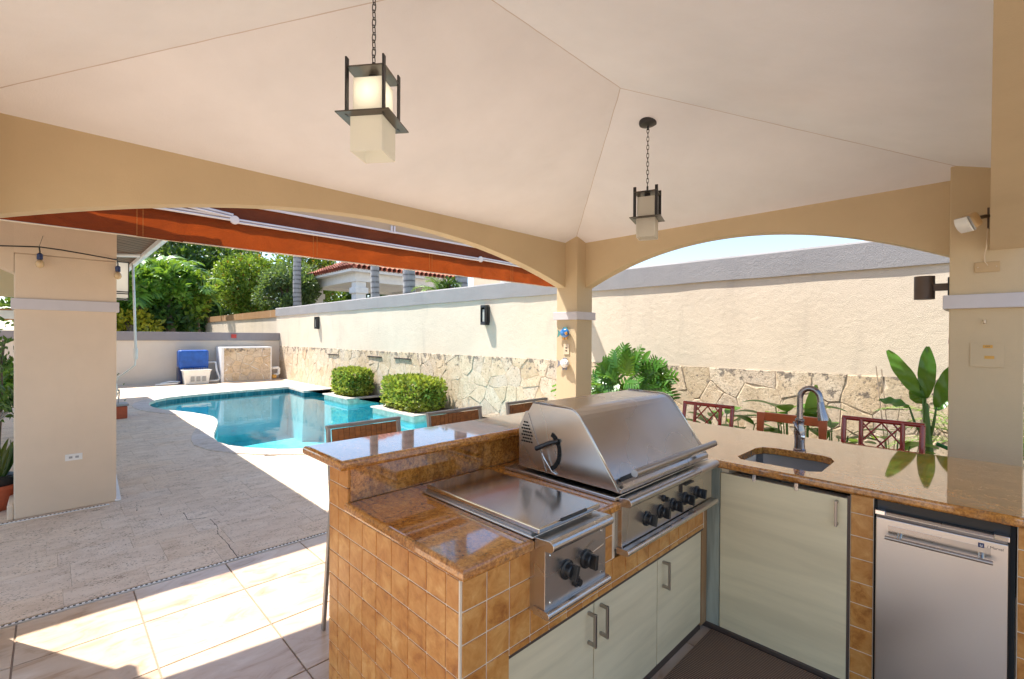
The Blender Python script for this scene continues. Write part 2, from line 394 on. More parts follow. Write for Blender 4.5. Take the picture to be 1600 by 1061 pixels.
def slab(poly, holes, z0, z1, r, name, mat, parent, seg=4):
    mb = MB(); loops_top = []; loops_bot = []
    for li, lp in enumerate([poly]+holes):
        sgn = 1 if li == 0 else -1; rings = []
        rr = r if li == 0 else .003
        for k in range(seg+1):
            a = PI/2*k/seg; rings.append((offset_poly(lp, sgn*rr*(1-math.sin(a))), z0+rr*(1-math.cos(a))))
        for k in range(seg+1):
            a = PI/2*k/seg; rings.append((offset_poly(lp, sgn*rr*(1-math.cos(a))), z1-rr+rr*math.sin(a)))
        n = len(lp); base = len(mb.v)
        for ring, z in rings: mb.v += [(p[0], p[1], z) for p in ring]
        for i in range(len(rings)-1):
            mb.f += [(base+i*n+k, base+i*n+(k+1) % n, base+(i+1)*n+(k+1) % n, base+(i+1)*n+k) for k in range(n)]
        loops_bot.append([base+k for k in range(n)]); loops_top.append([base+(len(rings)-1)*n+k for k in range(n)])
    for loops in (loops_bot, loops_top):
        flat = [i for l in loops for i in l]
        for tri in geometry.tessellate_polygon([[Vector(mb.v[i]) for i in l] for l in loops]): mb.f.append(tuple(flat[i] for i in tri))
    return mb.build(name, mat, parent)
def piece(me, name, loc, parent, rot=None):
    o = bpy.data.objects.new(name, me); COL.objects.link(o); o.parent = parent; o.location = Vector(loc)-WL[parent.name]
    if rot: o.rotation_euler = rot
    return o
def mesh_of(mb, name, mat, bevel=0):
    me = bpy.data.meshes.new(name); me.from_pydata(mb.v, [], mb.f)
    bm = bmesh.new(); bm.from_mesh(me)
    if bevel:
        bmesh.ops.bevel(bm, geom=[e for e in bm.edges], offset=bevel, segments=1, affect='EDGES', profile=.5)
    bmesh.ops.recalc_face_normals(bm, faces=bm.faces); bm.to_mesh(me); bm.free(); me.materials.append(MATS[mat]); return me
TILE_CACHE = {}
def tile_piece(name, mat, lo, hi, parent, bev=.0015, jit=0):
    size = tuple(round(b-a, 3) for a, b in zip(lo, hi)); key = (mat,)+size
    if key not in TILE_CACHE:
        hx, hy, hz = (k/2 for k in size)
        TILE_CACHE[key] = mesh_of(MB().box(-hx, hx, -hy, hy, -hz, hz), name, mat, bev)
    return piece(TILE_CACHE[key], name, [(a+b)/2 for a, b in zip(lo, hi)], parent, (rnd.uniform(-jit, jit), rnd.uniform(-jit, jit), rnd.uniform(-jit, jit)) if jit else None)
exec_parts = []

def chaikin(p, it=2):
    for _ in range(it):
        q = [p[0]]
        for a, b in zip(p, p[1:]): q += [(a[0]*.75+b[0]*.25, a[1]*.75+b[1]*.25), (a[0]*.25+b[0]*.75, a[1]*.25+b[1]*.75)]
        p = q+[p[-1]]
    return p
def inside(pt, poly):
    x, y = pt; c = False; n = len(poly)
    for i in range(n):
        x1, y1 = poly[i]; x2, y2 = poly[(i+1) % n]
        if (y1 > y) != (y2 > y) and x < (x2-x1)*(y-y1)/(y2-y1)+x1: c = not c
    return c
def clip(poly, nx, ny, d):     # keep points with n.p <= d
    out = []; n = len(poly)
    for i in range(n):
        a = poly[i]; b = poly[(i+1) % n]; da = nx*a[0]+ny*a[1]-d; db = nx*b[0]+ny*b[1]-d
        if da <= 0: out.append(a)
        if (da < 0 < db) or (db < 0 < da):
            t_ = da/(da-db); out.append((a[0]+(b[0]-a[0])*t_, a[1]+(b[1]-a[1])*t_))
    return out
def voronoi(w, h, size, r):
    nx = max(1, round(w/size)); ny = max(1, round(h/size)); pts = []
    for j in range(ny):
        for i in range(nx):
            if r.random() < .13: continue
            pts.append(((i+.5+r.uniform(-.60, .60)+(.25 if j % 2 else -.25))*w/nx, (j+.5+r.uniform(-.48, .48))*h/ny))
    cells = []
    for i, p in enumerate(pts):
        poly = [(0, 0), (w, 0), (w, h), (0, h)]
        for k, q in enumerate(pts):
            if k == i or abs(q[0]-p[0]) > 4*size: continue
            nx_, ny_ = q[0]-p[0], q[1]-p[1]; poly = clip(poly, nx_, ny_, (q[0]**2+q[1]**2-p[0]**2-p[1]**2)/2)
            if len(poly) < 3: break
        if len(poly) >= 3: cells.append(poly)
    return cells
def stone_face(parent, w, h, size, to3d, seed, thick=.03, gap=.006):
    r = random.Random(seed)
    for poly in voronoi(w, h, size, r):
        q = []
        for i in range(len(poly)):     # roughen every edge a little
            a, b_ = poly[i], poly[(i+1) % len(poly)]; L = math.dist(a, b_)
            q.append(a)
            edge = .0008 < a[0] < w-.0008 or .0008 < b_[0] < w-.0008
        for f_ in (.33, .66):
            if L > size*.32:
                f2 = f_ if (a < b_) else 1-f_; lo_, hi_ = (a, b_) if a < b_ else (b_, a)
                g_ = random.Random(int(round((lo_[0]+hi_[0])*500))*7919+int(round((lo_[1]+hi_[1])*500))+int(f2*10))
                px_, py_ = a[0]+(b_[0]-a[0])*f_, a[1]+(b_[1]-a[1])*f_; am = L*.10
                if 1e-3 < px_ < w-1e-3 and 1e-3 < py_ < h-1e-3: px_ += g_.uniform(-am, am); py_ += g_.uniform(-am, am)
                q.append((px_, py_))
        q = [p for i, p in enumerate(q) if math.dist(p, q[i-1]) > .006]
        if len(q) < 3: continue
        cx = sum(p[0] for p in q)/len(q); cy = sum(p[1] for p in q)/len(q)
        def sh(k, dz):
            return [(cx+(p[0]-cx)*max(.5, 1-k/max(.05, math.dist(p, (cx, cy)))), cy+(p[1]-cy)*max(.5, 1-k/max(.05, math.dist(p, (cx, cy)))), dz) for p in q]
        th = thick*r.uniform(.65, 1.2); tx, ty = r.uniform(-.03, .03), r.uniform(-.03, .03)
        A = sh(gap, 0); B = sh(gap+.003, th*.7); C_ = [(x, y, z+(x-cx)*tx+(y-cy)*ty) for x, y, z in sh(gap+.016, th)]
        n = len(q); vs = [to3d(*p) for p in A+B+C_]
        fs = [(i, (i+1) % n, n+(i+1) % n, n+i) for i in range(n)]+[(n+i, n+(i+1) % n, 2*n+(i+1) % n, 2*n+i) for i in range(n)]+[tuple(2*n+i for i in range(n))]
        MB().add(vs, fs).build('stone', 'coral_stone', parent)

# ================================================================ ground, pool, deck
pool = [(6.24, 13.90), (5.22, 13.87), (5.30, 15.3)] + chaikin([(5.30, 15.3), (4.57, 15.2), (3.79, 15.13), (3.13, 14.96), (2.53, 14.84), (2.03, 14.57), (1.75, 14.1), (1.60, 13.54), (1.60, 12.91), (1.76, 12.21), (2.0, 11.75), (2.2, 11.12), (2.30, 10.59), (2.225, 10), (2.05, 9.34), (1.88, 8.76), (1.78, 8.22), (1.80, 7.8), (1.93, 7.5), (2.08, 7.21), (2.3, 6.95), (2.6, 6.70), (3.2, 6.3), (4, 6.0), (5, 5.85), (6.0, 5.8)], 2)[1:] + [(6.24, 5.8)]
def holed(outer, hole, z, name, mat, kind):
    mb = MB(); mb.v = [(x, y, z) for x, y in outer]+[(x, y, z) for x, y in hole]
    flat = list(range(len(mb.v)))
    for tri in geometry.tessellate_polygon([[Vector((x, y, 0)) for x, y in outer], [Vector((x, y, 0)) for x, y in hole]]): mb.f.append(tuple(tri))
    o = mb.build(name, mat, recalc=False); tag(o, kind=kind); return o
big = offset_poly(pool, -.14)
tag(holed([(-400, -400), (400, -400), (400, 400), (-400, 400)], big, -.06, 'ground', 'ground_soil', 'structure'))
tag(MB().box(-9, 5.2, -14, -5.201, -.045, -.012).box(-9, -3.21, -5.2, 3.76, -.045, -.012).build('bounce_paving', 'travertine'), kind='structure')  # unseen pale paving, added to bounce warm sunlight into the pavilion
deck = holed([(-9, 3.765), (6.30, 3.765), (6.30, 19.3), (-9, 19.3)], big, -.014, 'pool_deck', 'mortar', 'structure')
WL[deck.name] = deck.location.copy()
# pavers
pool_in = offset_poly(pool, -.10)
cands = []
y = 3.80; row = 0
while y < 18.9:
    hgt = (.27, .41, .27, .34)[row % 4]; x = -1.3-rnd.uniform(0, .5)
    while x < 6.2:
        L = rnd.choice((.41, .61, .61, .5))
        cands.append((x, min(x+L, 6.2), y, min(y+hgt, 18.9))); x += L
    y += hgt; row += 1
pav = []
for x0, x1, y0, y1 in cands:
    if x1-x0 < .05: continue
    cs = [inside((a, b_), pool_in) for a in (x0, (x0+x1)/2, x1) for b_ in (y0, y1)]
    if all(cs): continue
    if not any(cs): pav.append((x0, x1, y0, y1)); continue
    n = max(2, int((x1-x0)/.07)); run = None         # cut to the coping line in narrow strips
    for k in range(n):
        a, b_ = x0+(x1-x0)*k/n, x0+(x1-x0)*(k+1)/n
        free = not any(inside(p, pool_in) for p in ((a, y0), (b_, y0), (a, y1), (b_, y1)))
        if free: run = (run[0], b_) if run else (a, b_)
        if run and (not free or k == n-1):
            if run[1]-run[0] > .06: pav.append((run[0], run[1], y0, y1))
            run = None
pav.sort(key=lambda p: math.hypot((p[0]+p[1])/2, (p[2]+p[3])/2))
rest = MB()
for i, (x0, x1, y0, y1) in enumerate(pav):
    g = .0006; dz = rnd.uniform(-.0006, .0006)
    if i < 300: tile_piece('paver', 'travertine', (x0+g, y0+g, -.03+dz), (x1-g, y1-g, dz), deck, .0008, .0002)
    else: rest.box(x0+g, x1-g, y0+g, y1-g, -.03, dz)
tag(rest.build('far_pavers', 'travertine', deck), kind='stuff')
mb = MB(); r9 = random.Random(2)
for seam in (((.579, 5.62), (.565, 5.41)), ((.72, 5.375), (.706, 5.14)), ((.86, 5.08), (.85, 4.86)), ((.85, 4.86), (.98, 4.80)), ((.995, 4.76), (1.0, 4.50), (.965, 4.36), (.975, 4.145), (.965, 3.79)), ((.46, 5.62), (.57, 5.60))):
    pts = []
    for a, b_ in zip(seam, seam[1:]):
        for k in range(8): pts.append((a[0]+(b_[0]-a[0])*k/8+r9.uniform(-.004, .004), a[1]+(b_[1]-a[1])*k/8, -.0006))
    pts.append((*seam[-1], -.0006)); mb.tube(pts, [r9.uniform(.0008, .0030) for _ in pts], 5)
mb.build('open_joints', 'dark_void', deck)
# coping stones
path = pool[1:-1]; outer = offset_poly(pool, -.30)[1:-1]
def resample(p, q, step):
    out = [(p[0], q[0])]; acc = 0
    for i in range(1, len(p)):
        acc += math.dist(p[i], p[i-1])
        if acc >= step or i in (1, ) : out.append((p[i], q[i])); acc = 0
    out.append((p[-1], q[-1])); return out
rs = resample(path, outer, .34)
for (a, ao), (b_, bo) in zip(rs, rs[1:]):
    if math.dist(a, b_) < .03: continue
    dx, dy = (b_[0]-a[0]), (b_[1]-a[1]); L = math.hypot(dx, dy); g = .003/L
    P = [(a[0]+dx*g, a[1]+dy*g), (b_[0]-dx*g, b_[1]-dy*g), (bo[0]-(bo[0]-ao[0])*g, bo[1]-(bo[1]-ao[1])*g), (ao[0]+(bo[0]-ao[0])*g, ao[1]+(bo[1]-ao[1])*g)]
    MB().prism(P, 2, -.05, .014).build('coping', 'coping_stone', deck, bevel=.005)
mb = MB()
mb.prism([(5.22, 13.88), (6.2, 13.91), (6.2, 14.2), (5.5, 14.2)], 2, -.05, .013); mb.build('coping', 'coping_stone', deck, bevel=.005)
# basin
mb = MB(); n = len(pool); bw = offset_poly(pool, -.02)
mb.v = [(x, y, -.22) for x, y in bw]+[(x, y, -1.45) for x, y in offset_poly(pool, .06)]
mb.f = [(i, (i+1) % n, n+(i+1) % n, n+i) for i in range(n)]
for tri in geometry.tessellate_polygon([[Vector((x, y, 0)) for x, y in bw]]): mb.f.append(tuple(n+i for i in tri))
basin = tag(mb.build('pool_basin', 'pool_plaster'), kind='structure')
mb = MB(); mb.v = [(x, y, -.05) for x, y in bw]+[(x, y, -.24) for x, y in bw]; mb.f = [(i, (i+1) % n, n+(i+1) % n, n+i) for i in range(n)]
mb.build('waterline_tiles', 'waterline_tile', basin)
mb = MB()
for k in range(3): mb.box(1.7, 3.0-.3*k, 7.3, 8.5-.25*k, -1.45, -1.15+.28*k)
mb.build('pool_step', 'pool_plaster', basin)
mb = MB(); mb.v = [(x, y, -.115) for x, y in offset_poly(pool, -.019)]
for tri in geometry.tessellate_polygon([[Vector(v_) for v_ in mb.v]]): mb.f.append(tuple(tri))
tag(mb.build('pool_water', 'pool_water_surface', recalc=False), kind='structure')
# water return spouts lying against the stone wall and planters in the pool
def planter(y0, y1, x0, lab):
    t_ = thing('pool_planter', lab, 'planter', (5.8, (y0+y1)/2, 0), 'planters standing in the pool')
    MB().box(x0+.04, 6.2, y0+.04, y1-.04, -.15, -.005).build('planter_wall', 'planter_side', t_)
    MB().box(x0+.045, 6.2, y0+.045, y1-.045, -1.44, -.151).build('planter_base', 'pool_plaster', t_)
    for a, b_ in (((x0, y0), (6.2, y0+.2)), ((x0, y1-.2), (6.2, y1)), ((x0, y0+.203), (x0+.2, y1-.203))):
        MB().box(a[0], b_[0], a[1], b_[1], -.002, .035).build('planter_cap', 'coping_stone', t_, bevel=.006)
    MB().box(x0+.2, 6.2, y0+.2, y1-.2, -.004, .02).build('planter_soil', 'soil', t_)
planter(11.25, 12.75, 5.30, 'far square planter ledge in the pool holding the hedge nearer the blue cover')
planter(7.95, 9.72, 5.12, 'near square planter ledge in the pool holding the wider hedge')

# ================================================================ pavilion floor
floor = tag(MB().box(-3.2, 6.24, -5.2, 3.752, -.04, -.006).build('pavilion_floor', 'grout_floor'), kind='structure')
for i in range(-1, 10):
    for j in range(0, 9):
        x0 = -.13+.504*i; y1 = 3.28-.5*(j-1); y0 = y1-.5
        if j == 0: y1 = 3.745
        if x0+.5 > 4.95: continue
        tile_piece('tile', 'floor_tile', (x0+.004, y0+.004, -.012), (x0+.500, y1-.004, 0), floor, .0015, .0004)
def drain(x0, x1, y, z, lab):
    d = thing('drain_channel', lab, 'drain', ((x0+x1)/2, y, 0), 'white slotted drain channels')
    MB().box(x0, x1, y-.011, y+.011, -.02, z).build('channel', 'white_plastic', d)
    mb = MB(); x = x0+.01
    while x < x1-.02: mb.box(x, x+.012, y-.006, y+.007, z-.002, z+.0012); x += .026
    tag(mb.build('slots', 'dark_void', d), kind='stuff')
drain(-.9, 4.9, 3.766, .003, 'long white slotted drain strip between the ceramic tiles and the travertine')
drain(-1.0, .40, 5.80, .006, 'short white slotted drain strip at the foot of the big tan pier')
soilo = tag(MB().box(4.97, 6.24, -5, 3.7, -.03, .03).build('planting_bed', 'soil'), kind='structure')

# ================================================================ garden wall on the right
gw = thing('garden_wall', 'tall cream wall with grey cap and coral stone base behind pool and bar', 'wall', (6.4, 8, 0))
MB().box(6.25, 6.5, -5, 19.35, 1.222, 2.36).build('plaster_face', 'wall_cream', gw)
MB().box(6.247, 6.5, -5, 19.35, -1.5, 1.222).build('stone_backing', 'mortar', gw)
# slightly uneven cap
mb = MB(); N = 60
for k in range(N+1):
    yy = -5+24.4*k/N; e = rnd.uniform(-.006, .006); g2 = rnd.uniform(-.004, .004)
    mb.v += [(6.222+g2, yy, 2.355+e), (6.220+g2, yy, 2.635), (6.24, yy, 2.662+e), (6.52, yy, 2.665+e), (6.52, yy, 2.355)]
for k in range(N):
    for a in range(5): mb.f.append((k*5+a, k*5+(a+1) % 5, k*5+5+(a+1) % 5, k*5+5+a))
mb.f += [(0, 1, 2, 3, 4), tuple(N*5+i for i in (4, 3, 2, 1, 0))]
mb.build('wall_cap', 'cap_grey', gw)
stone_face(gw, 20.9, 1.225, .278, lambda u, v_, w: (6.250-w, -1.6+u, v_-.01), 5, .012, .0014)
for yy, zz in ((14.2, 1.02), (11.6, 1.04), (10.2, 1.04)):      # slots of the wall spouts
    MB().box(6.21, 6.24, yy-.38, yy+.38, zz, zz+.025).build('water_slot', 'black_metal', gw)
bw_ = thing('boundary_wall', 'pale boundary wall with brown cap running away past the pool corner', 'wall', (6.5, 29, 0))
MB().box(6.40, 6.6, 19.45, 39, -.05, 2.34).build('wall_face', 'wall_cream', bw_)
MB().box(6.36, 6.64, 19.40, 39, 2.34, 2.63).build('wall_cap', 'cap_brown', bw_)
lw = thing('low_wall', 'low beige wall with flat grey top band at the far end of the pool', 'wall', (1, 19.1, 0))
MB().box(-9, 6.24, 19.0, 19.25, -.05, 1.42).build('wall_face', 'wall_beige', lw)
MB().box(-9, 6.245, 18.95, 19.3, 1.42, 1.705).build('top_band', 'band_grey', lw, bevel=.01)
tag(MB().box(4.60, 4.76, 18.90, 18.947, 1.51, 1.64).build('junction_box', 'red_plastic', bevel=.008), 'small red box fixed on the grey band of the low wall', 'box')

# ================================================================ pavilion
pv = thing('pavilion', 'tan open pavilion with arched beams and pale hipped ceiling over the bar', 'pavilion', (2.1, 1.8, 0))
XC0, XC1, YB, YA = -.545, 4.48, 3.45, -.165
def column(x0, y0, w=.31, d=.31, right=False):
    c = MB().box(x0, x0+w, y0, y0+d, 0, 2.81).build('column', 'tan_paint', pv, bevel=.006)
    p = .032
    MB().add(*_ring(x0, y0, w, d, p, 1.816, 1.911)).build('column_trim', 'trim_paint', c, bevel=.004)
def _ring(x0, y0, w, d, p, z0, z1):
    a = [(x0-p, y0-p), (x0+w+p, y0-p), (x0+w+p, y0+d+p), (x0-p, y0+d+p)]; b_ = [(x0+.002, y0+.002), (x0+w-.002, y0+.002), (x0+w-.002, y0+d-.002), (x0+.002, y0+d-.002)]
    vs = [(*p_, z0) for p_ in a]+[(*p_, z1) for p_ in a]+[(*p_, z0) for p_ in b_]+[(*p_, z1) for p_ in b_]
    fs = []
    for i in range(4):
        j = (i+1) % 4; fs += [(i, j, 4+j, 4+i), (4+i, 4+j, 12+j, 12+i), (8+j, 8+i, 12+i, 12+j), (8+i, 8+j, j, i)]
    return vs, fs
column(XC1, YB); column(XC1, YA, .31, .358); column(XC0, YB, .3); column(XC0, YA, .3, .358)
def arch(axis, a0, a1, s0, s1, zs, rise, ztop, N=40):
    # beam along axis from a0 to a1, thickness s0..s1 in the other axis
    mb = MB()
    for k in range(N+1):
        t_ = k/N; a = a0+(a1-a0)*t_; z = zs+rise*(1-(2*t_-1)**2)
        for s_ in (s0, s1):
            for zz in (z, ztop): mb.v.append((a, s_, zz) if axis == 'x' else (s_, a, zz))
    for k in range(N):
        b0 = k*4; b1 = b0+4
        mb.f += [(b0, b0+1, b1+1, b1), (b0+2, b1+2, b1+3, b0+3), (b0, b1, b1+2, b0+2), (b0+1, b0+3, b1+3, b1+1)]
    mb.f += [(0, 2, 3, 1), (4*N, 4*N+1, 4*N+3, 4*N+2)]
    mb.build('arch_beam', 'tan_paint', pv, recalc=True)
ZT = 2.80
arch('x', -.235, XC1, 3.63, 3.755, 2.213, .39, ZT)
arch('y', .193, YB, 4.65, 4.785, 2.208, .382, ZT)
arch('x', -.25, XC1, -.16, -.004, 2.2, .39, ZT)
arch('y', .193, YB, -.495, -.37, 2.208, .382, ZT)
# hipped ceiling
e = .06
xa, xb, ya, yb = -.37, 4.65, 0.0, 3.63; hz = 2.755; pk = 3.345; hw = (yb-ya)/2
sl_ = (pk-hz)/hw
def hipz(d): return hz+sl_*d
A_ = [(xa-e, ya-e, hipz(-e)), (xb+e, ya-e, hipz(-e)), (xb+e, yb+e, hipz(-e)), (xa-e, yb+e, hipz(-e)), (xa+hw, ya+hw, pk), (xb-hw, ya+hw, pk)]
for f_ in ((0, 1, 5, 4), (1, 2, 5), (2, 3, 4, 5), (3, 0, 4)):
    vs = [A_[i] for i in f_]; m_ = len(vs); vs += [(x, y, z+.05) for x, y, z in vs]
    MB().add(vs, [tuple(range(m_)), tuple(range(m_, 2*m_))]+[(i, (i+1) % m_, m_+(i+1) % m_, m_+i) for i in range(m_)]).build('ceiling_panel', 'ceiling_paint', pv)
for a, b_ in ((0, 4), (1, 5), (2, 5), (3, 4), (4, 5)):
    pa, pb = Vector(A_[a]), Vector(A_[b_]); mb = MB(); pts = []
    for k in range(25): q = pa.lerp(pb, k/24); pts.append((q.x+rnd.uniform(-.002, .002), q.y+rnd.uniform(-.002, .002), q.z+.001))
    mb.tube(pts, .004, 6).build('ceiling_seam', 'ceiling_seam_paint', pv)
# roof with overhang
ro = .10; RR = [(xa-.13-ro, ya-.165-ro), (xb+.135+ro, ya-.165-ro), (xb+.135+ro, yb+.125+ro), (xa-.13-ro, yb+.125+ro)]
R0 = [(x, y, 2.83) for x, y in RR]; R1 = [(x, y, 2.93) for x, y in RR]; top = [(xa+hw, ya+hw, 3.62), (xb-hw, ya+hw, 3.62)]
I0 = [(xa-.08, ya-.08, 2.831), (xb+.08, ya-.08, 2.831), (xb+.08, yb+.08, 2.831), (xa-.08, yb+.08, 2.831)]
vs = R0+R1+top+I0
fs = [(i, (i+1) % 4, 4+(i+1) % 4, 4+i) for i in range(4)]+[(4, 5, 9, 8), (5, 6, 9), (6, 7, 8, 9), (7, 4, 8)]+[(i, (i+1) % 4, 10+(i+1) % 4, 10+i) for i in range(4)]
MB().add(vs, fs).build('roof', 'roof_clay', pv)
# house slab behind the viewer keeps its distance: only the added bounce paving lies there

# ================================================================ kitchen counter
kc = thing('outdoor_kitchen', 'L-shaped outdoor kitchen counter clad in orange tiles with granite tops', 'kitchen counter', (1.8, 1.5, 0))
ZG = .94; ZB = .90
# core behind the cladding
mb = MB()
mb.box(.8425, 2.60, 1.787, 1.939, 0, 1.078)           # raised bar wall
mb.box(.8425, 1.0115, 1.0615, 1.787, 0, ZB-.001); mb.box(1.0115, 1.125, 1.125, 1.787, 0, ZB-.001)       # left end
mb.box(1.125, 2.52, 1.20, 1.787, 0, .62)
mb.box(2.60, 3.05, 1.94, 1.95, 0, 1.07)
mb.box(2.62, 3.30, -.79, .58, 0, .62); mb.box(2.62, 3.30, .98, 1.785, 0, ZB-.001); mb.box(2.62, 2.70, .36, .98, 0, .86); mb.box(3.14, 3.3, .36, .98, 0, ZB-.001)
mb.box(2.62, 3.30, -.79, -.09, .62, ZB-.001)
mb.box(2.6, 3.05, 1.785, 1.94, 0, 1.078)
mb.build('core', 'grout_light', kc)
slab([(.832, 1.785), (.832, 1.035), (1.128, 1.035), (1.128, 1.66), (1.468, 1.66), (1.468, 1.035), (1.642, 1.035), (1.642, 1.64), (2.498, 1.64), (2.498, 1.03), (2.573, 1.03), (2.573, -.80), (3.635, -.80), (3.635, 1.785)],
     [[(2.70, .62), (2.70, .945), (2.75, .98), (3.03, .98), (3.10, .955), (3.125, .90), (3.125, .66), (3.09, .605), (3.02, .578), (2.74, .578)]], ZB, ZG, .012, 'countertop', 'granite', kc)
slab([(.787, 1.725), (3.08, 1.725), (3.08, 2.10), (.787, 2.10)], [], 1.08, 1.12, .016, 'bar_top', 'granite', kc, 6)
MB().box(.851, 2.60, 1.772, 1.789, ZG+.001, 1.081).build('backsplash', 'granite', kc, bevel=.002)
# end cladding, x = .84
ycuts = [1.942, 1.856, 1.754, 1.650, 1.544, 1.438, 1.332, 1.228, 1.126, 1.063]
g = .0022
zc = [.899-.0965*k for k in range(10)]; zc[-1] = .004
for a, b_ in zip(ycuts, ycuts[1:]):
    for z1, z0 in zip(zc, zc[1:]): tile_piece('tile', 'orange_tile', (.839, b_+g, z0+g), (.850, a-g, z1-g), kc, .0015, .003)
for a, b_ in ((1.942, 1.856), (1.856, 1.772)):
    for z1, z0 in ((.996, .899), (1.078, .996)): tile_piece('tile', 'orange_tile', (.839, b_+g, z0+g), (.850, a-g, z1-g), kc, .0015, .003)
# thin corner trim
MB().box(.8402, .8465, 1.0592, 1.0655, .0, .898).build('corner_bead', 'grout_light', kc)
# front cladding, y = 1.06 ; cabinet opening below z .575 right of x .98
xg = [.848+.0965*k for k in range(18)]
zf = [.899-.0965*k for k in range(10)]; zf[-1] = .004
def fits(x0, x1, z0, z1):
    if z0 < .575 and x1 > 1.01: return False
    if 1.12 < (x0+x1)/2 < 1.47 and z1 > .69: return False
    if 1.63 < (x0+x1)/2 and z1 > .70: return False
    return True
for k in range(18):
    for z1, z0 in zip(zf, zf[1:]):
        x0, x1 = xg[k], xg[k]+.0965; zz0 = z0
        if x1 > 1.01 and z0 < .585 < z1: zz0 = .585
        if z1 < .586 and x0 > .93 and x0 < 1.01: x1 = 1.012
        if z1 < .586 and x0 >= 1.0: continue
        if k == 1 and zz0 == .585: zz0 = z0
        if x1 > 1.013 and z0 < .575 and not (z0 < .585 < z1): continue
        if 1.12 < (x0+x1)/2 < 1.49 and z1 > .725: continue
        if 1.63 < (x0+x1)/2 and z1 > .725: continue
        if x1 > 2.5: x1 = 2.5
        if x1-x0 < .02 or z1-zz0 < .02: continue
        tile_piece('tile', 'orange_tile', (x0+g, 1.058, zz0+g), (x1-g, 1.0695, z1-g), kc, .0015, .003)
MB().box(1.475, 1.64, 1.062, 1.2, .70, ZB-.001).box(1.1305, 2.5, 1.062, 1.2, .585, .6995).box(1.0118, 1.13, 1.062, 1.124, .585, ZB-.001).build('tile_backing', 'grout_light', kc)
MB().box(1.13, 1.475, 1.10, 1.12, .70, ZB-.002).box(1.64, 2.5, 1.10, 1.12, .70, ZB-.002).build('burner_recess', 'dark_void', kc)
# cabinet doors on the grill side
MB().box(1.012, 2.52, 1.105, 1.12, .03, .585).build('cabinet_frame', 'brown_metal', kc)
MB().box(1.012, 2.50, 1.066, 1.104, .571, .584).box(1.012, 1.024, 1.066, 1.104, .03, .570).build('door_trim', 'brown_metal', kc)
def pull(parent, c, axis, L=.125, off=.03, mat='brushed_nickel'):
    c = Vector(c); n = Vector(axis); mb = MB(); w = .011
    sd = Vector((0, 0, 1)).cross(n)
    for s_ in (-1, 1):
        mb.bar(c+Vector((0, 0, s_*(L/2-.008))), c+Vector((0, 0, s_*(L/2-.008)))+n*off, w, w*1.2)
    mb.bar(c+n*off+Vector((0, 0, -L/2)), c+n*off+Vector((0, 0, L/2)), w, w)
    return mb.build('door_handle', mat, parent, bevel=.002)
for x0, x1, hx in ((1.028, 1.532, 1.497), (1.538, 2.040, 1.578), (2.046, 2.52, 2.095)):
    d = MB().box(x0, x1, 1.086, 1.104, .055, .565).build('cabinet_door', 'door_laminate_left', kc, bevel=.0015)
    pull(d, (hx, 1.086, .47), (0, -1, 0), .13, .034)
MB().box(1.02, 2.55, 1.10, 1.118, .0, .05).build('toe_board', 'brown_metal', kc)
# grey corner post and the sink-side front, x = 2.60
MB().box(2.597, 2.62, 1.018, 1.086, .03, ZB-.002).build('corner_post', 'grey_laminate', kc)
MB().box(2.535, 2.60, 1.088, 1.12, .03, .7).build('corner_strip', 'cap_brown', kc)
MB().box(2.59, 2.62, .45, 1.12, .0, .034).build('toe_board', 'brown_metal', kc, bevel=.006)
d = MB().box(2.596, 2.618, .446, 1.014, .034, .872).build('cabinet_door', 'door_laminate_right', kc, bevel=.0015)
d['label'] = 'wide pale laminate door under the sink'
pull(d, (2.596, .484, .80), (-1, 0, 0), .118, .028)
MB().box(2.599, 2.62, .434, .4455, .0, .885).build('door_trim', 'brown_metal', kc)
for yy in (.842, .650): MB().box(2.588, 2.594, yy-.008, yy+.008, .862, .897).build('door_clip', 'chrome', kc, bevel=.001)
zr = [.897, .813, .710, .609, .502, .405, .298, .194, .088, .002]
for a, b_ in ((.434, .349), (-.084, -.18), (-.18, -.28), (-.28, -.38)):
    for z1, z0 in zip(zr, zr[1:]): tile_piece('tile', 'orange_tile', (2.599, b_+g, z0+g), (2.612, a-g, z1-g), kc, .0015, .003)
MB().box(2.602, 2.64, .349, .434, 0, ZB-.002).box(2.602, 2.64, -.79, -.084, 0, ZB-.002).build('tile_backing', 'grout_light', kc)
# back face of the bar and island toward the stools
MB().box(.85, 3.06, 1.9405, 1.95, 0, 1.079).box(3.3005, 3.31, -.79, 1.93, 0, ZB-.002).build('rear_cladding', 'tan_paint', kc)

# sink + faucet
sk = thing('sink', 'undermounted stainless sink basin set into the granite counter', 'sink', (2.92, .78, .9))
hole = [(2.70, .62), (2.70, .945), (2.75, .98), (3.03, .98), (3.10, .955), (3.125, .90), (3.125, .66), (3.09, .605), (3.02, .578), (2.74, .578)]
mb = MB(); o1 = offset_poly(hole, -.006); o2 = offset_poly(hole, .02); o3 = offset_poly(hole, .05); n = len(hole)
rings = [(offset_poly(hole, -.03), .897), (o1, .897), (offset_poly(hole, .004), .74), (o2, .715), (o3, .706)]
for r_, z in rings: mb.v += [(x, y, z) for x, y in r_]
for i in range(4): mb.f += [(i*n+k, i*n+(k+1) % n, (i+1)*n+(k+1) % n, (i+1)*n+k) for k in range(n)]
mb.f.append(tuple(4*n+k for k in range(n)))
mb.build('basin', 'steel_sink', sk, smooth='auto')
MB().lathe([(.04, 0), (.04, .004), (.03, .004), (.028, .001)], (2.92, .78, .7065), 20).build('sink_drain', 'chrome', sk, smooth=True)
fc = thing('faucet', 'brushed nickel gooseneck pull-down faucet beside the sink', 'faucet', (3.166, .779, ZG))
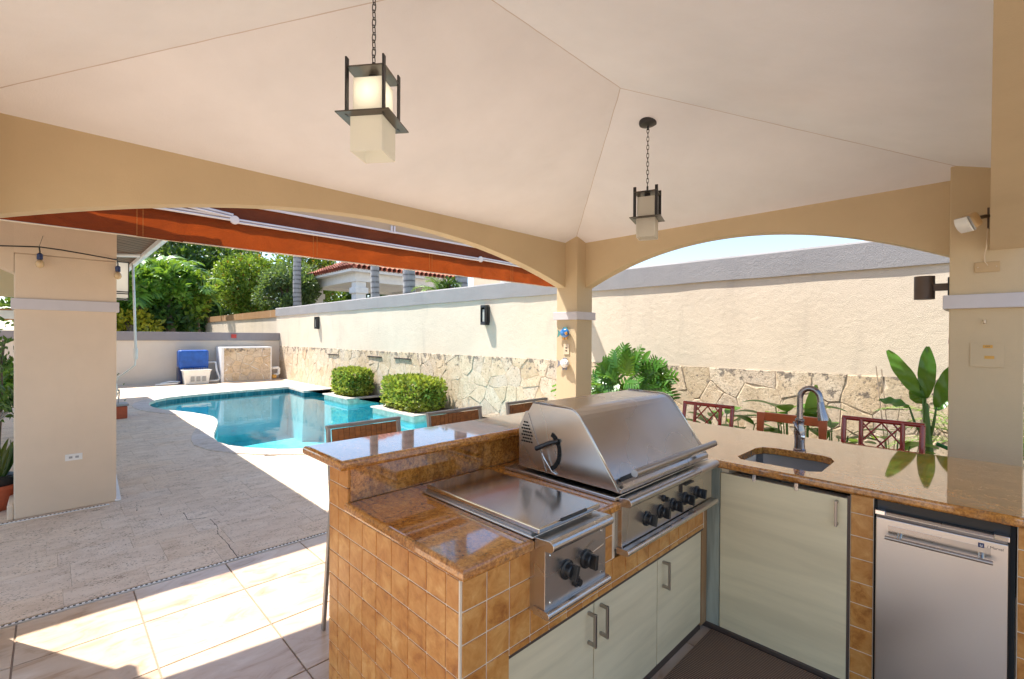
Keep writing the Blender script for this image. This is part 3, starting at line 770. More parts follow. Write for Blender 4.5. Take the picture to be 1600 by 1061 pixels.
MB().lathe([(.032, 0), (.033, .008), (.028, .014), (.027, .06), (.031, .10), (.030, .125), (.0225, .15), (.0225, .17), (.025, .175), (.025, .185), (.019, .19)], (3.166, .779, ZG), 24).build('faucet_body', 'faucet_nickel', fc, smooth='auto')
pts = [(3.166, .779, ZG+.19), (3.166, .779, 1.19), (3.166, .779, 1.25)]
for k in range(1, 13):
    a = PI*k/13*1.0; pts.append((3.166-.006*k/12, .779-.052*(1-math.cos(a)), 1.25+.062*math.sin(a)))
pts.append((3.158, .672, 1.235))
MB().tube(pts, .0165, 14).build('spout', 'faucet_nickel', fc, smooth='auto')
MB().tube([(3.158, .673, 1.237), (3.157, .671, 1.225), (3.156, .668, 1.20), (3.154, .660, 1.155), (3.153, .657, 1.135)], [.0175, .019, .021, .028, .029], 16).build('spray_head', 'faucet_nickel', fc, smooth='auto')
MB().lathe([(.012, 0), (.018, .006), (.018, .02), (.010, .028)], (3.140, .765, ZG+.085), 16, axis=0).build('lever_hub', 'chrome', fc, smooth=True)
MB().tube([(3.134, .772, ZG+.10), (3.120, .785, ZG+.135), (3.112, .795, ZG+.175)], [.006, .007, .008], 8).build('lever', 'faucet_nickel', fc, smooth=True)

# ================================================================ side burner
def knob(parent, c, n, r=.025, scale=1.0, rot=0):
    c = Vector(c); n = Vector(n).normalized(); sd = Vector((0, 0, 1)).cross(n).normalized(); mb = MB()
    def ring(rad, off): return [c+n*off+(sd*math.cos(2*PI*k/20)+Vector((0, 0, 1))*math.sin(2*PI*k/20))*rad for k in range(20)]
    prof = [(r*1.22, 0), (r*1.22, .006), (r*.92, .009), (r*.86, .026), (r*.7, .029)]
    vs = []
    for rad, off in prof: vs += ring(rad*scale, off)
    fs = [(i*20+k, i*20+(k+1) % 20, i*20+20+(k+1) % 20, i*20+20+k) for i in range(4) for k in range(20)]+[tuple(80+k for k in range(20))]
    mb.add(vs, fs)
    d_ = sd*math.sin(rot)+Vector((0, 0, 1))*math.cos(rot)
    mb.bar(c+n*.036-d_*r*.9*scale, c+n*.036+d_*r*.9*scale, r*.55*scale, .026, upv=tuple(n))
    return mb.build('control_knob', 'black_plastic', parent, bevel=.0015)
sb = thing('side_burner', 'small stainless side burner with flat lid and two black knobs', 'side burner', (1.3, 1.3, .9))
MB().box(1.118, 1.478, 1.035, 1.672, ZG+.001, ZG+.010).build('flange', 'steel_panel', sb, bevel=.003)
MB().box(1.130, 1.466, 1.050, 1.655, ZG+.0105, ZG+.020).build('rim', 'steel_panel', sb)
lid = MB().box(1.128, 1.470, 1.015, 1.650, ZG+.021, ZG+.040).build('lid', 'steel_lid', sb, bevel=.004, seg=3)
MB().tube([(1.235, 1.012, ZG+.042), (1.245, 1.008, ZG+.043), (1.365, 1.008, ZG+.043), (1.375, 1.012, ZG+.042)], .006, 8).build('lid_handle', 'black_plastic', lid, smooth=True)
# hooded control box: profile in (y, z)
def control_box(parent, x0, x1, yb, yf, yface, ztop, zface, zbot, zlip, ylip, name='control_panel', mat='steel_panel'):
    p = [(yb, ztop-.004), (yf+.020, ztop)]
    for k in range(1, 8):
        a = PI*k/8; p.append((yf+.018-.018*math.sin(a), ztop-.018+.018*math.cos(a)))
    p += [(yf+.022, ztop-.036), (yface, ztop-.038), (yface, zbot), (yb, zbot)]
    MB().prism(p, 0, x0, x1).build(name, mat, parent, bevel=.0012)
    q = [(yb, zlip+.026), (yface-.004, zlip+.026)]
    for k in range(0, 9):
        a = PI*k/8; q.append((ylip+.013-.013*math.sin(a), zlip+.013+.013*math.cos(a)))
    q += [(yb, zlip)]
    MB().prism(q, 0, x0-.006, x1+.006).build('drip_rail', 'steel_hood', parent, bevel=.001)
MB().box(1.142, 1.458, .995, 1.30, .70, .905).build('burner_box', 'steel_panel', sb)
control_box(sb, 1.128, 1.466, 1.034, .952, .988, ZG+.012, .905, .725, .700, .965)
MB().box(1.132, 1.140, 1.000, 1.09, .70, .93).build('side_plate', 'steel_panel', sb)
knob(sb, (1.237, .988, .822), (0, -1, 0), .027, rot=.3); knob(sb, (1.345, .988, .822), (0, -1, 0), .027, rot=.1)
MB().lathe([(.019, 0), (.019, -.008), (.013, -.012), (.012, -.022)], (1.287, .988, .765), 16, axis=1).build('igniter_button', 'black_plastic', sb, smooth='auto')
for x in (1.155, 1.440):
    for z in (.742, .895): MB().lathe([(.005, 0), (.004, -.003)], (x, .988, z), 10, axis=1).build('screw', 'chrome', sb)
MB().tube([(1.36, .97, .845), (1.42, .965, .858)], .0022, 6).build('pin', 'chrome', sb)

# ================================================================ grill
gr_ = thing('gas_grill', 'large built-in stainless gas grill with closed sloping hood and row of black knobs', 'grill', (2.07, 1.35, ZG))
MB().box(1.618, 2.522, 1.048, 1.690, ZG+.001, ZG+.016).build('base_flange', 'steel_panel', gr_, bevel=.003)
prof = [(1.048, .975), (1.052, .968), (1.62, .968), (1.622, 1.165), (1.598, 1.20), (1.580, 1.240), (1.556, 1.246), (1.528, 1.287)]
prof += [(1.315, 1.284), (1.290, 1.281), (1.268, 1.272), (1.250, 1.257), (1.238, 1.241)]
hood = MB().prism(prof, 0, 1.648, 2.500).build('hood', 'steel_hood', gr_, bevel=.004, seg=3)
MB().prism([(1.04, .966), (1.04, .985), (1.062, .992), (1.07, .992), (1.07, .966)], 0, 1.65, 2.498).build('hood_lip', 'steel_panel', hood, bevel=.002)
# rolled edge strips along the hood sides
for x in (1.648, 2.500):
    pts = [(x, y+.001, z+.001) for y, z in [(1.046, .98), (1.236, 1.243), (1.249, 1.260), (1.268, 1.275), (1.29, 1.284), (1.315, 1.287), (1.528, 1.289)]]
    MB().tube(pts, .0042, 6).build('edge_bead', 'steel_lid', hood, smooth=True)
# fold line + vent holes of the left side
MB().bar((1.6465, 1.556, 1.235), (1.6465, 1.487, 1.085), .0022, .0022).bar((1.6465, 1.487, 1.085), (1.6465, 1.44, .975), .0022, .0022).build('side_seam', 'steel_panel', hood)
mb = MB()
for i in range(6):
    for j in range(7):
        yy = 1.610-.0155*i+(.007 if j % 2 else 0); zz = 1.095+.0155*j
        if yy < 1.60 - (zz-1.09)*-.0 and yy > 1.522+(zz-1.09)*.28 and yy < 1.612-(max(0, zz-1.15))*.5:
            mb.bar((1.6462, yy-.005, zz), (1.6462, yy+.005, zz+.002), .003, .0065)
mb.build('vent_slots', 'dark_void', hood)
# side slot and black side grip
pts = []
for k in range(13):
    a = -PI*.38+PI*.76*k/12; pts.append((1.6465, 1.415-.075*math.cos(a)+.02, 1.075+.085*math.sin(a)*1.0))
sl2 = MB()
for p, q in zip(pts, pts[1:]): sl2.bar(p, q, .004, .020, upv=(0, 1, 0))
sl2.build('side_slot', 'dark_void', hood)
MB().tube([(1.640, 1.365, 1.130), (1.622, 1.40, 1.118), (1.61, 1.47, 1.083)], [.010, .011, .012], 10).build('side_grip', 'black_plastic', hood, smooth='auto')
MB().tube([(1.628, 1.455, 1.078), (1.632, 1.44, 1.04), (1.642, 1.40, .985), (1.644, 1.375, .975)], .0035, 6).build('grip_wire', 'chrome', hood, smooth=True)
# front handle
MB().tube([(1.66, .985, 1.060), (2.44, .985, 1.060)], .0155, 16).build('hood_handle', 'brushed_nickel', hood, smooth='auto')
for x in (1.70, 2.40):
    MB().bar((x, 1.068, 1.010), (x, .988, 1.057), .022, .018).build('handle_bracket', 'charcoal_metal', hood, bevel=.003)
# shelf and panel
MB().box(1.640, 2.515, 1.06, 1.30, .74, .938).build('firebox', 'steel_panel', gr_)
control_box(gr_, 1.640, 2.512, 1.050, .985, 1.028, ZG+.017, .90, .757, .727, .992)
MB().box(1.6405, 1.648, 1.0285, 1.09, .74, .93).build('side_plate', 'steel_panel', gr_)
for i, x in enumerate((1.835, 1.955, 2.075, 2.200, 2.330)): knob(gr_, (x, 1.028, .822), (0, -1, 0), .0255, rot=(.25, .2, -.1, .15, .3)[i])
MB().lathe([(.015, 0), (.015, -.006), (.010, -.009), (.010, -.024)], (1.985, 1.028, .874), 14, axis=1).build('igniter_button', 'black_plastic', gr_, smooth='auto')
MB().box(2.150, 2.235, 1.0, 1.0275, .900, .908).box(2.150, 2.154, 1.018, 1.0275, .862, .90).build('light_bracket', 'charcoal_metal', gr_)

# ================================================================ under-counter refrigerator
fg = thing('refrigerator', 'under-counter stainless refrigerator with long bar handle', 'refrigerator', (2.9, .13, 0))
MB().box(2.610, 3.2, -.066, .338, .02, .892).build('cabinet', 'black_plastic', fg)
MB().box(2.603, 2.612, -.080, -.066, .0, .893).box(2.603, 2.612, .338, .347, .0, .893).build('gasket', 'dark_void', fg)
fd = MB().box(2.575, 2.606, -.060, .338, .03, .826).build('fridge_door', 'steel_fridge', fg, bevel=.003)
MB().prism([(2.575, .8275), (2.606, .8275), (2.606, .853), (2.583, .853), (2.573, .843)], 1, -.058, .336).build('door_top_rail', 'steel_panel', fd, bevel=.002)
for y0, y1 in ((-.064, -.022), (.305, .342)): MB().box(2.569, 2.608, y0, y1, .838, .859).build('hinge_cap', 'chrome', fd, bevel=.003)
MB().box(2.5735, 2.5757, -.014, .296, .768, .800).build('grip_plate', 'steel_panel', fd)
MB().tube([(2.535, -.02, .758), (2.535, .302, .758)], .0082, 12).build('bar_handle', 'brushed_nickel', fd, smooth='auto')
for yy in (.012, .256): MB().tube([(2.537, yy, .760), (2.576, yy, .770)], .009, 12).build('handle_post', 'steel_lid', fd, smooth='auto')
bd = MB().box(2.572, 2.5755, .004, .021, .796, .813).build('badge', 'navy_enamel', fd, bevel=.001)
def text(body, size, loc, rot, mat, parent, name='lettering', ext=.0004):
    cu = bpy.data.curves.new(name, 'FONT'); cu.body = body; cu.size = size; cu.extrude = ext; cu.align_x = 'CENTER'; cu.align_y = 'CENTER'
    tmp = bpy.data.objects.new('tmp', cu); me = bpy.data.meshes.new_from_object(tmp); bpy.data.objects.remove(tmp); bpy.data.curves.remove(cu)
    me.materials.append(MATS[mat]); o = place(name, me, loc, parent); o.rotation_euler = rot; return o
text('u', .018, (2.5712, .0125, .806), (PI/2, 0, -PI/2), 'bright_text', fd)
text('/ Marvel', .0135, (2.5745, -.026, .804), (PI/2, 0, -PI/2), 'charcoal_metal', fd)
# floor mat
fm = MB().box(1.15, 2.585, .20, 1.052, .001, .012); o = fm.build('floor_mat', 'rubber_mat', bevel=.003); tag(o, 'ribbed dark brown rubber mat on the floor between the counters', 'mat')

# ================================================================ pendant lanterns
def link_chain(parent, x, y, z0, z1):
    n = max(3, int((z1-z0)/.030)); st = (z1-z0)/n
    for i in range(n):
        zc_ = z0+st*(i+.5); a = (i % 2)*PI/2+.4; pts = []
        for k in range(12):
            t_ = 2*PI*k/12; w = .0085*math.cos(t_); h = .0215*math.sin(t_)
            pts.append((x+w*math.cos(a), y+w*math.sin(a), zc_+h))
        MB().tube(pts, .0022, 5, closed=True).build('chain_link', 'black_metal', parent, smooth=True)
def lantern(lab, x, y, zc_, rz, lit):
    t_ = thing('pendant_lantern', lab, 'pendant lamp', (x, y, 2.5), 'pendant lanterns under the pavilion ceiling')
    MB().lathe([(.020, -.022), (.062, -.012), (.066, -.002), (.066, .03)], (x, y, zc_), 24).build('ceiling_canopy', 'charcoal_metal', t_, smooth='auto')
    MB().tube([(x, y, zc_-.015), (x, y, zc_-.05)], .006, 8).build('canopy_hook', 'black_metal', t_)
    link_chain(t_, x, y, 2.742, zc_-.04)
    R_ = Matrix.Rotation(rz, 3, 'Z')
    def W(a, b_, z): q = R_ @ Vector((a, b_, 0)); return (x+q.x, y+q.y, z)
    fr_ = MB()
    fr_.rbox((x, y, 2.690), (.165, .165, .006), R_)
    fr_.build('top_plate', 'bronze_metal', t_)
    MB().tube([(x, y, 2.69), (x, y, 2.745)], .008, 8).build('stem', 'black_metal', t_)
    for a, b_ in ((-1, -1), (1, -1), (1, 1), (-1, 1)):
        c = W(a*.0785, b_*.0785, 0)
        MB().rbox((c[0], c[1], 2.61), (.0065, .022, .235), R_).build('frame_bar', 'black_metal', t_)
    r_ = MB()
    for a, b_, sx_, sy_ in ((0, .088, .225, .048), (0, -.088, .225, .048), (.088, 0, .049, .128), (-.088, 0, .049, .128)):
        c = W(a, b_, 0); r_.rbox((c[0], c[1], 2.497), (sx_, sy_, .005), R_)
    r_.build('ring_plate', 'bronze_metal', t_)
    gm = 'frosted_glass_lit' if lit else 'frosted_glass'
    def glass(s_, z0, z1, name):
        h = s_/2; poly = [(-h, -h), (h, -h), (h, h), (-h, h)]; mb = MB()
        mb.v = [W(a, b_, z) for z in (z1, z0) for a, b_ in poly]
        k = h-.004
        mb.v += [W(a, b_, z) for z in (z0, z1) for a, b_ in [(-k, -k), (k, -k), (k, k), (-k, k)]]
        mb.f = [(i, (i+1) % 4, 4+(i+1) % 4, 4+i) for i in range(4)]+[(4+i, 4+(i+1) % 4, 8+(i+1) % 4, 8+i) for i in range(4)]+[(8+i, 8+(i+1) % 4, 12+(i+1) % 4, 12+i) for i in range(4)]
        if name == 'upper_shade': mb.f.append((12, 13, 14, 15))
        else: mb.f.append((8, 9, 10, 11)) if 0 else None
        mb.f = [f for f in mb.f if f]
        return mb.build(name, gm, t_, bevel=.004)
    glass(.122, 2.503, 2.655, 'upper_shade')
    lo = glass(.138, 2.352, 2.494, 'lower_shade')
    MB().tube([(x, y, 2.655), (x, y, 2.69)], .022, 12).build('socket', 'black_metal', t_)
    MB().lathe([(.008, .05), (.02, .035), (.026, .01), (.02, -.015), (.005, -.028)], (x, y, 2.585), 14).build('bulb', 'lit_bulb' if lit else 'bulb_glass', t_, smooth=True)
lantern('lit lantern pendant on a chain nearest the viewer, in front of the left arch', .965, 1.815, hipz(1.335)-.0, math.radians(37.5-90), True)
lantern('unlit lantern pendant on a chain hanging beside the right arch', 3.215, 1.815, hipz(4.65-3.215), math.radians(19.5), False)

# ================================================================ things on columns
t_ = thing('motion_sensor', 'tan and white motion sensor light fixed at the top of the right column', 'motion sensor', (4.40, .07, 2.42))
Rm = Matrix.Rotation(math.radians(-38), 3, 'Y') @ Matrix.Rotation(math.radians(18), 3, 'Z')
cS = Vector((4.16, .083, 2.355))
dirn = Vector((-.55, .50, -.45)).normalized(); sd = dirn.cross(Vector((0, 0, 1))).normalized(); uu = sd.cross(dirn); Rm = Matrix((dirn, sd, uu)).transposed()
MB().rbox(cS, (.070, .085, .095), Rm).build('sensor_body', 'tan_plastic', t_, bevel=.02, seg=4)
MB().rbox(cS+dirn*.041, (.012, .090, .100), Rm).build('lens_rim', 'grey_plastic', t_, bevel=.005)
mb = MB(); n = 8
for i in range(n+1):
    a = (i/n-.5)*1.7
    for s_ in (-1, 1): mb.v.append(tuple(cS+dirn*(.046+.040*math.cos(a)-.02)+uu*(.050*math.sin(a)/math.sin(.85))+sd*.040*s_))
mb.f = [(2*i, 2*i+2, 2*i+3, 2*i+1) for i in range(n)]+[tuple(2*i for i in range(n+1)), tuple(2*i+1 for i in range(n, -1, -1))]
mb.build('sensor_lens', 'white_plastic', t_, smooth='auto')
MB().tube([tuple(cS-dirn*.03), (4.30, .02, 2.40), (4.36, .004, 2.41)], .012, 8).box(4.33, 4.39, -.001, .010, 2.33, 2.46).build('sensor_bracket', 'brown_metal', t_)
MB().tube([(4.36, .006, 2.34), (4.41, .012, 2.22), (4.455, .022, 2.17), (4.474, .02, 2.13), (4.474, .005, 2.10)], .004, 6).build('cable', 'ivory_plastic', t_, smooth=True)
t_ = thing('switch_plate', 'tan double blank plate on the right column with a cable entering it', 'wall plate', (4.478, .008, 2.09))
MB().box(4.471, 4.479, -.052, .068, 2.058, 2.125).build('plate', 'tan_plastic', t_, bevel=.002)
for yy in (-.036, .052): MB().lathe([(.004, 0), (.003, -.002)], (4.4705, yy, 2.092), 8, axis=0).build('screw', 'ivory_plastic', t_)
tag(MB().tube([(4.479, .018, 1.735), (4.45, .018, 1.733), (4.446, .018, 1.722), (4.452, .018, 1.712)], .006, 8).build('wall_hook', 'ivory_plastic', smooth=True), 'small cream hook on the right column below the grey trim', 'hook')
t_ = thing('control_sticker', 'pale panel with two small orange stickers on the right column', 'wall plate', (4.477, 0, 1.49))
MB().box(4.474, 4.479, -.075, .085, 1.42, 1.58).build('panel', 'tan_paint', t_, bevel=.001)
MB().box(4.471, 4.4735, -.022, .024, 1.548, 1.568).build('sticker', 'yellow_sticker', t_)
MB().box(4.471, 4.4735, -.030, .016, 1.476, 1.495).build('sticker', 'yellow_sticker', t_)
text('OFF', .013, (4.4705, .001, 1.558), (PI/2, 0, -PI/2), 'brown_metal', t_)
# up/down cylinder lamp on the far side face of the right column
t_ = thing('cylinder_sconce', 'dark bronze cylinder sconce on the side of the right column', 'wall lamp', (4.62, .28, 1.98))
MB().lathe([(.060, -.085), (.060, .085), (.052, .085), (.050, .07)], (4.63, .335, 1.985), 24).build('lamp_body', 'brown_metal', t_, smooth='auto')
MB().box(4.60, 4.66, .205, .285, 1.96, 2.01).build('lamp_arm', 'brown_metal', t_)
MB().box(4.575, 4.685, .194, .206, 1.92, 2.05).build('back_plate', 'black_metal', t_, bevel=.003)
# small plate + fish on the centre column
t_ = thing('outlet_plate', 'small beige outlet plate between the two ceramic fish', 'outlet', (4.478, 3.60, 1.45))
MB().box(4.472, 4.479, 3.555, 3.640, 1.395, 1.520).build('plate', 'ivory_plastic', t_, bevel=.002)
for z in (1.44, 1.475): MB().box(4.470, 4.4725, 3.583, 3.611, z-.008, z+.008).build('socket_face', 'brown_metal', t_, bevel=.002)
def fish(lab, cy, cz, s_, mats, dz):
    t_ = thing('ceramic_fish', lab, 'wall ornament', (4.46, cy, cz), 'ceramic fish on the centre column')
    bm = bmesh.new(); bmesh.ops.create_uvsphere(bm, u_segments=20, v_segments=12, radius=1)
    for v in bm.verts:
        v.co = Vector((v.co.x*.030, v.co.y*.068*(1+.12*v.co.z), v.co.z*.055))*s_
    me = bpy.data.meshes.new('fish_body'); bm.to_mesh(me); bm.free(); me.materials.append(MATS[mats[0]])
    place('fish_body', me, (4.449, cy, cz), t_, smooth=True)
    def fin(pts, mat, nm):
        MB().prism([(cy+a*s_, cz+b_*s_) for a, b_ in pts], 0, 4.446, 4.458).build(nm, mat, t_, bevel=.002)
    fin([(.055, .0), (.115, .045), (.105, .005), (.118, -.055), (.06, -.012)], mats[1], 'tail_fin')
    fin([(.035, .045), (.02, .072), (-.03, .070), (-.045, .040)], mats[1], 'dorsal_fin')
    fin([(.03, -.045), (.035, -.085), (.010, -.080), (.0, -.050)], mats[2], 'belly_fin')
    fin([(-.01, -.050), (-.012, -.082), (-.035, -.080), (-.04, -.040)], mats[2], 'belly_fin')
    MB().lathe([(.021*s_, 0), (.018*s_, -.008), (.004, -.012)], (4.428, cy-.040*s_, cz-.004), 12, axis=0).build('cheek', mats[3], t_, smooth=True)
    MB().lathe([(.007, 0), (.002, -.005)], (4.419, cy-.038*s_, cz+.012*s_), 10, axis=0).build('eye', 'black_plastic', t_, smooth=True)
fish('glossy blue ceramic fish with yellow face, upper one on the centre column', 3.605, 1.655, 1.0, ('fish_blue', 'fish_teal', 'fish_gold', 'fish_gold'), 0)
fish('white ceramic fish with grey fins, lower one on the centre column', 3.605, 1.285, .98, ('fish_white', 'fish_grey', 'fish_grey', 'fish_white'), 0)
# pool wall sconces
def sconce(lab, y, z, s_=1.0):
    t_ = thing('wall_sconce', lab, 'wall lamp', (6.22, y, z), 'dark sconces on the pool wall')
    h, w = .20*s_, .085*s_
    fr_ = [(-w*.75, -h), (w*.75, -h), (w, -h*.7), (w, h*.7), (w*.75, h), (-w*.75, h), (-w, h*.7), (-w, -h*.7)]
    MB().prism([(y+a, z+b_) for a, b_ in fr_], 0, 6.20, 6.249).build('back_plate', 'charcoal_metal', t_)
    for s2 in (-1, 1): MB().box(6.13, 6.20, y+s2*w*.72-.012, y+s2*w*.72+.012, z-h*.96, z+h*.96).build('side_rail', 'charcoal_metal', t_, bevel=.006)
    for s2 in (-1, 1): MB().box(6.125, 6.2, y-w*.75, y+w*.75, z+s2*h*.86-.025, z+s2*h*.86+.025).build('end_cap', 'charcoal_metal', t_, bevel=.006)
    MB().box(6.15, 6.199, y-w*.38, y+w*.38, z-h*.68, z+h*.55).build('glass_panel', 'frosted_glass', t_, bevel=.01)
sconce('dark framed sconce on the pool wall just left of the centre column', 7.06, 2.04)
sconce('dark framed sconce on the pool wall near the far corner of the pool', 15.35, 2.03)
MB()

# ================================================================ orange awning in front of the pavilion
aw = thing('orange_awning', 'retracted orange canvas awning with white folding arms behind the left arch', 'awning', (2.4, 5.02, 2.6))
def wavy(x0, x1, z0, z1, y, amp, name, mat, parent, nx=120, nz=6, seed=1):
    r_ = random.Random(seed); ph = [r_.uniform(0, 6.28) for _ in range(6)]; mb = MB()
    for i in range(nx+1):
        x = x0+(x1-x0)*i/nx
        for k in range(nz+1):
            z = z0+(z1-z0)*k/nz
            mb.v.append((x, y+amp*(math.sin(x*5.1+ph[0]+z*3)+.6*math.sin(x*11.7+ph[1]-z*9)+.35*math.sin(x*23+ph[2]))*(1-.5*k/nz), z+(amp*.5*math.sin(x*3.7+ph[3]) if k == 0 else 0)))
    m_ = nz+1; mb.f = [(i*m_+k, (i+1)*m_+k, (i+1)*m_+k+1, i*m_+k+1) for i in range(nx) for k in range(nz)]
    return mb.build(name, mat, parent, smooth=True, recalc=False)
val = wavy(-1.7, 6.0, 2.425, 2.70, 5.0, .008, 'valance', 'orange_canvas', aw)
for x in (.535, 1.99, 3.45, 4.9): MB().box(x-.022, x-.018, 4.984, 4.9865, 2.43, 2.69).box(x+.018, x+.022, 4.984, 4.9865, 2.43, 2.69).build('stitching', 'orange_stitch', val)
wavy(-1.7, 6.0, 2.66, 2.86, 5.035, .003, 'folded_fabric', 'shaded_canvas', aw, 60, 3, 2)
MB().tube([(-1.7, 5.0, 2.423), (6.0, 5.0, 2.423)], .006, 6).build('hem_cord', 'ivory_plastic', aw)
MB().tube([(-1.7, 5.09, 2.925), (6.0, 5.09, 2.925)], .055, 14).build('roller_tube', 'shaded_canvas', aw, smooth=True)
MB().box(-1.7, 6.0, 5.01, 5.03, 2.842, 2.862).build('mount_rail', 'white_paint', aw)
MB().box(-1.7, 6.0, 5.03, 5.15, 2.99, 3.01).build('soffit_board', 'tan_paint', aw)
MB().box(-1.7, 6.0, 5.02, 5.03, 2.863, 2.99).build('fascia_board', 'tan_paint', aw)
def arm(x0, x1, za, zb_, nm):
    mb = MB()
    for k, dz in enumerate((-.014, .014)): mb.tube([(x0, 4.955+.012*k, za+dz), (x1, 4.955+.012*k, zb_+dz)], .011, 10)
    a = mb.build(nm, 'white_paint', aw, smooth='auto')
    return a
arm(1.23, 4.26, 2.675, 2.675, 'folding_arm'); arm(4.26, 5.7, 2.690, 2.665, 'folding_arm'); arm(-.6, 1.23, 2.70, 2.69, 'folding_arm'); arm(.30, 1.22, 2.80, 2.715, 'folding_arm')
for x in (1.23, 4.26): MB().lathe([(.036, -.016), (.040, -.008), (.040, .008), (.036, .016)], (x, 4.955, 2.68), 18, axis=1).lathe([(.012, -.022), (.012, -.01)], (x, 4.955, 2.68), 10, axis=1).build('arm_joint', 'white_paint', aw, smooth='auto')
for x in (2.92, ): 
    MB().box(x-.05, x+.05, 4.985, 5.012, 2.835, 2.85).box(x-.028, x-.010, 4.99, 5.012, 2.85, 2.92).box(x+.010, x+.028, 4.99, 5.012, 2.85, 2.92).build('wall_bracket', 'white_paint', aw, bevel=.003)
for x in (-1.6, 5.98): MB().box(x-.02, x+.02, 5.06, 5.14, 2.5, 3.2).build('end_post', 'white_paint', aw)

# striped awning over the deck, hung on the house
a2 = thing('striped_awning', 'open brown striped awning with white frame over the left side of the deck', 'awning', (0, 11, 2.8))
mb = MB(); NX, NY = 10, 60
for i in range(NX+1):
    for k in range(NY+1):
        x = 1.0-3.4*i/NX; yy = 5.17+11.48*k/NY; sag = .05*math.sin(PI*i/NX)+.025*math.sin(yy*7.5)*math.sin(PI*i/NX)
        mb.v.append((x, yy, 2.82+.62*i/NX-sag))
mb.f = [(i*(NY+1)+k, (i+1)*(NY+1)+k, (i+1)*(NY+1)+k+1, i*(NY+1)+k+1) for i in range(NX) for k in range(NY)]
mb.build('awning_fabric', 'striped_canvas', a2, smooth=True, recalc=False)
MB().box(.98, 1.04, 5.17, 16.65, 2.76, 2.84).build('front_bar', 'white_paint', a2, bevel=.01)
MB().tube([(.99, 14.6, 2.80), (.20, 12.9, 2.86), (-.3, 13.4, 3.0)], .03, 8).tube([(.99, 9.0, 2.80), (.1, 10.2, 2.86), (-2.3, 9.3, 3.25)], .03, 8).build('folding_arm', 'white_paint', a2)
MB().tube([(1.0, 16.62, 2.80), (-2.3, 16.62, 3.42)], .025, 8).build('side_bar', 'white_paint', a2)
ck = thing('crank_rod', 'long white awning crank rod hanging down beside the tan pier', 'crank rod', (.99, 10, 2.7))
MB().tube([(.985, 10.05, 2.80), (.995, 9.95, 2.2), (1.005, 9.85, 1.30), (1.0, 9.85, 1.24)], .018, 8).build('rod', 'white_plastic', ck, smooth=True)
MB().tube([(1.005, 9.85, 1.38), (1.005, 9.85, 1.20)], .028, 10).build('rod_sleeve', 'white_plastic', ck, smooth='auto')
MB().tube([(1.003, 9.85, 1.22), (.998, 9.87, 1.10), (.90, 10.05, .98), (.80, 10.2, .88), (.775, 10.25, .75)], .013, 8).build('crank_bend', 'white_plastic', ck, smooth=True)
MB().tube([(.776, 10.25, .78), (.776, 10.25, .56)], .03, 10).build('crank_grip', 'white_plastic', ck, smooth='auto')

# ================================================================ house pier on the left
hp = thing('house_wing', 'tan house terrace pier with pale trim and an arched opening at the left edge', 'house', (-1, 6, 0))
pier = MB().box(-.222, .455, 5.87, 6.30, 0, 2.30).build('pier', 'cream_paint', hp, bevel=.01)
MB().add(*_ring(-.222, 5.87, .677, .43, .018, 1.814, 1.910)).build('pier_trim', 'trim_paint', pier, bevel=.004)
MB().box(-.262, -.2225, 5.875, 6.28, 0, .13).build('plinth', 'cream_paint', pier, bevel=.01)
N = 24; mb = MB()
for k in range(N+1):
    x = -4.3+(-.222+4.3)*k/N; z = 2.13+.47*(1-(2*k/N-1)**2)**.9 if 0 < k < N else 2.13
    for yy in (5.87, 6.18):
        for zz in (z, 3.3): mb.v.append((x, yy, zz))
for k in range(N):
    b0 = k*4; b1 = b0+4; mb.f += [(b0, b0+1, b1+1, b1), (b0+2, b1+2, b1+3, b0+3), (b0, b1, b1+2, b0+2), (b0+1, b0+3, b1+3, b1+1)]
mb.build('arch_beam', 'cream_paint', hp)
MB().box(-.222, .455, 5.87, 6.18, 2.301, 3.3).build('upper_wall', 'cream_paint', hp)
MB().box(-5, .455, 5.87, 6.3, 3.301, 3.45).build('eave', 'roof_clay', hp)
MB().box(-6, -.23, 6.2, 12.5, 3.00, 3.1).build('terrace_ceiling', 'ceiling_paint', hp)
MB().box(-6, -.20, 12.2, 12.4, 2.27, 3.0).build('far_lintel', 'tan_paint', hp)
MB().box(-6, -.30, 12.5, 12.6, 1.88, 2.03).build('terrace_rail', 'white_paint', hp)
MB().box(-6, -.30, 14.6, 14.8, 1.90, 2.14).build('far_beam', 'cap_brown', hp)
t_ = thing('pier_outlet', 'white double outlet low on the face of the tan pier', 'outlet', (.155, 5.866, .478))
MB().box(.098, .215, 5.862, 5.8695, .449, .508).build('plate', 'white_plastic', t_, bevel=.002)
for x in (.135, .178): MB().box(x-.012, x+.012, 5.8605, 5.8625, .468, .488).build('socket_face', 'grey_plastic', t_, bevel=.002)
t_ = thing('box_lantern', 'lit white glass box lantern on the right side of the tan pier', 'wall lamp', (.53, 6.35, 2.15))
MB().box(.475, .578, 6.28, 6.42, 1.985, 2.345).build('lantern_glass', 'frosted_glass_warm', t_, bevel=.004)
for z in (1.965, 2.02, 2.04, 2.345): MB().box(.468, .585, 6.272, 6.43, z, z+.009).build('lantern_band', 'black_metal', t_)
MB().box(.577, .585, 6.272, 6.28, 1.965, 2.354).box(.456, .47, 6.30, 6.40, 1.93, 2.36).build('lantern_frame', 'black_metal', t_)
sg = thing('string_lights', 'black string light cable with round bulbs across the tan pier', 'string lights', (-.1, 5.80, 2.35))
pts = [(-1.6, 5.80, 2.40), (-.6, 5.80, 2.352), (-.296, 5.80, 2.338), (-.068, 5.80, 2.360), (.08, 5.80, 2.352), (.25, 5.81, 2.335), (.45, 5.84, 2.315), (.475, 6.1, 2.36), (.5, 7.5, 2.55)]
MB().tube(pts, .0055, 6).build('cable', 'cord_rubber', sg, smooth=True)
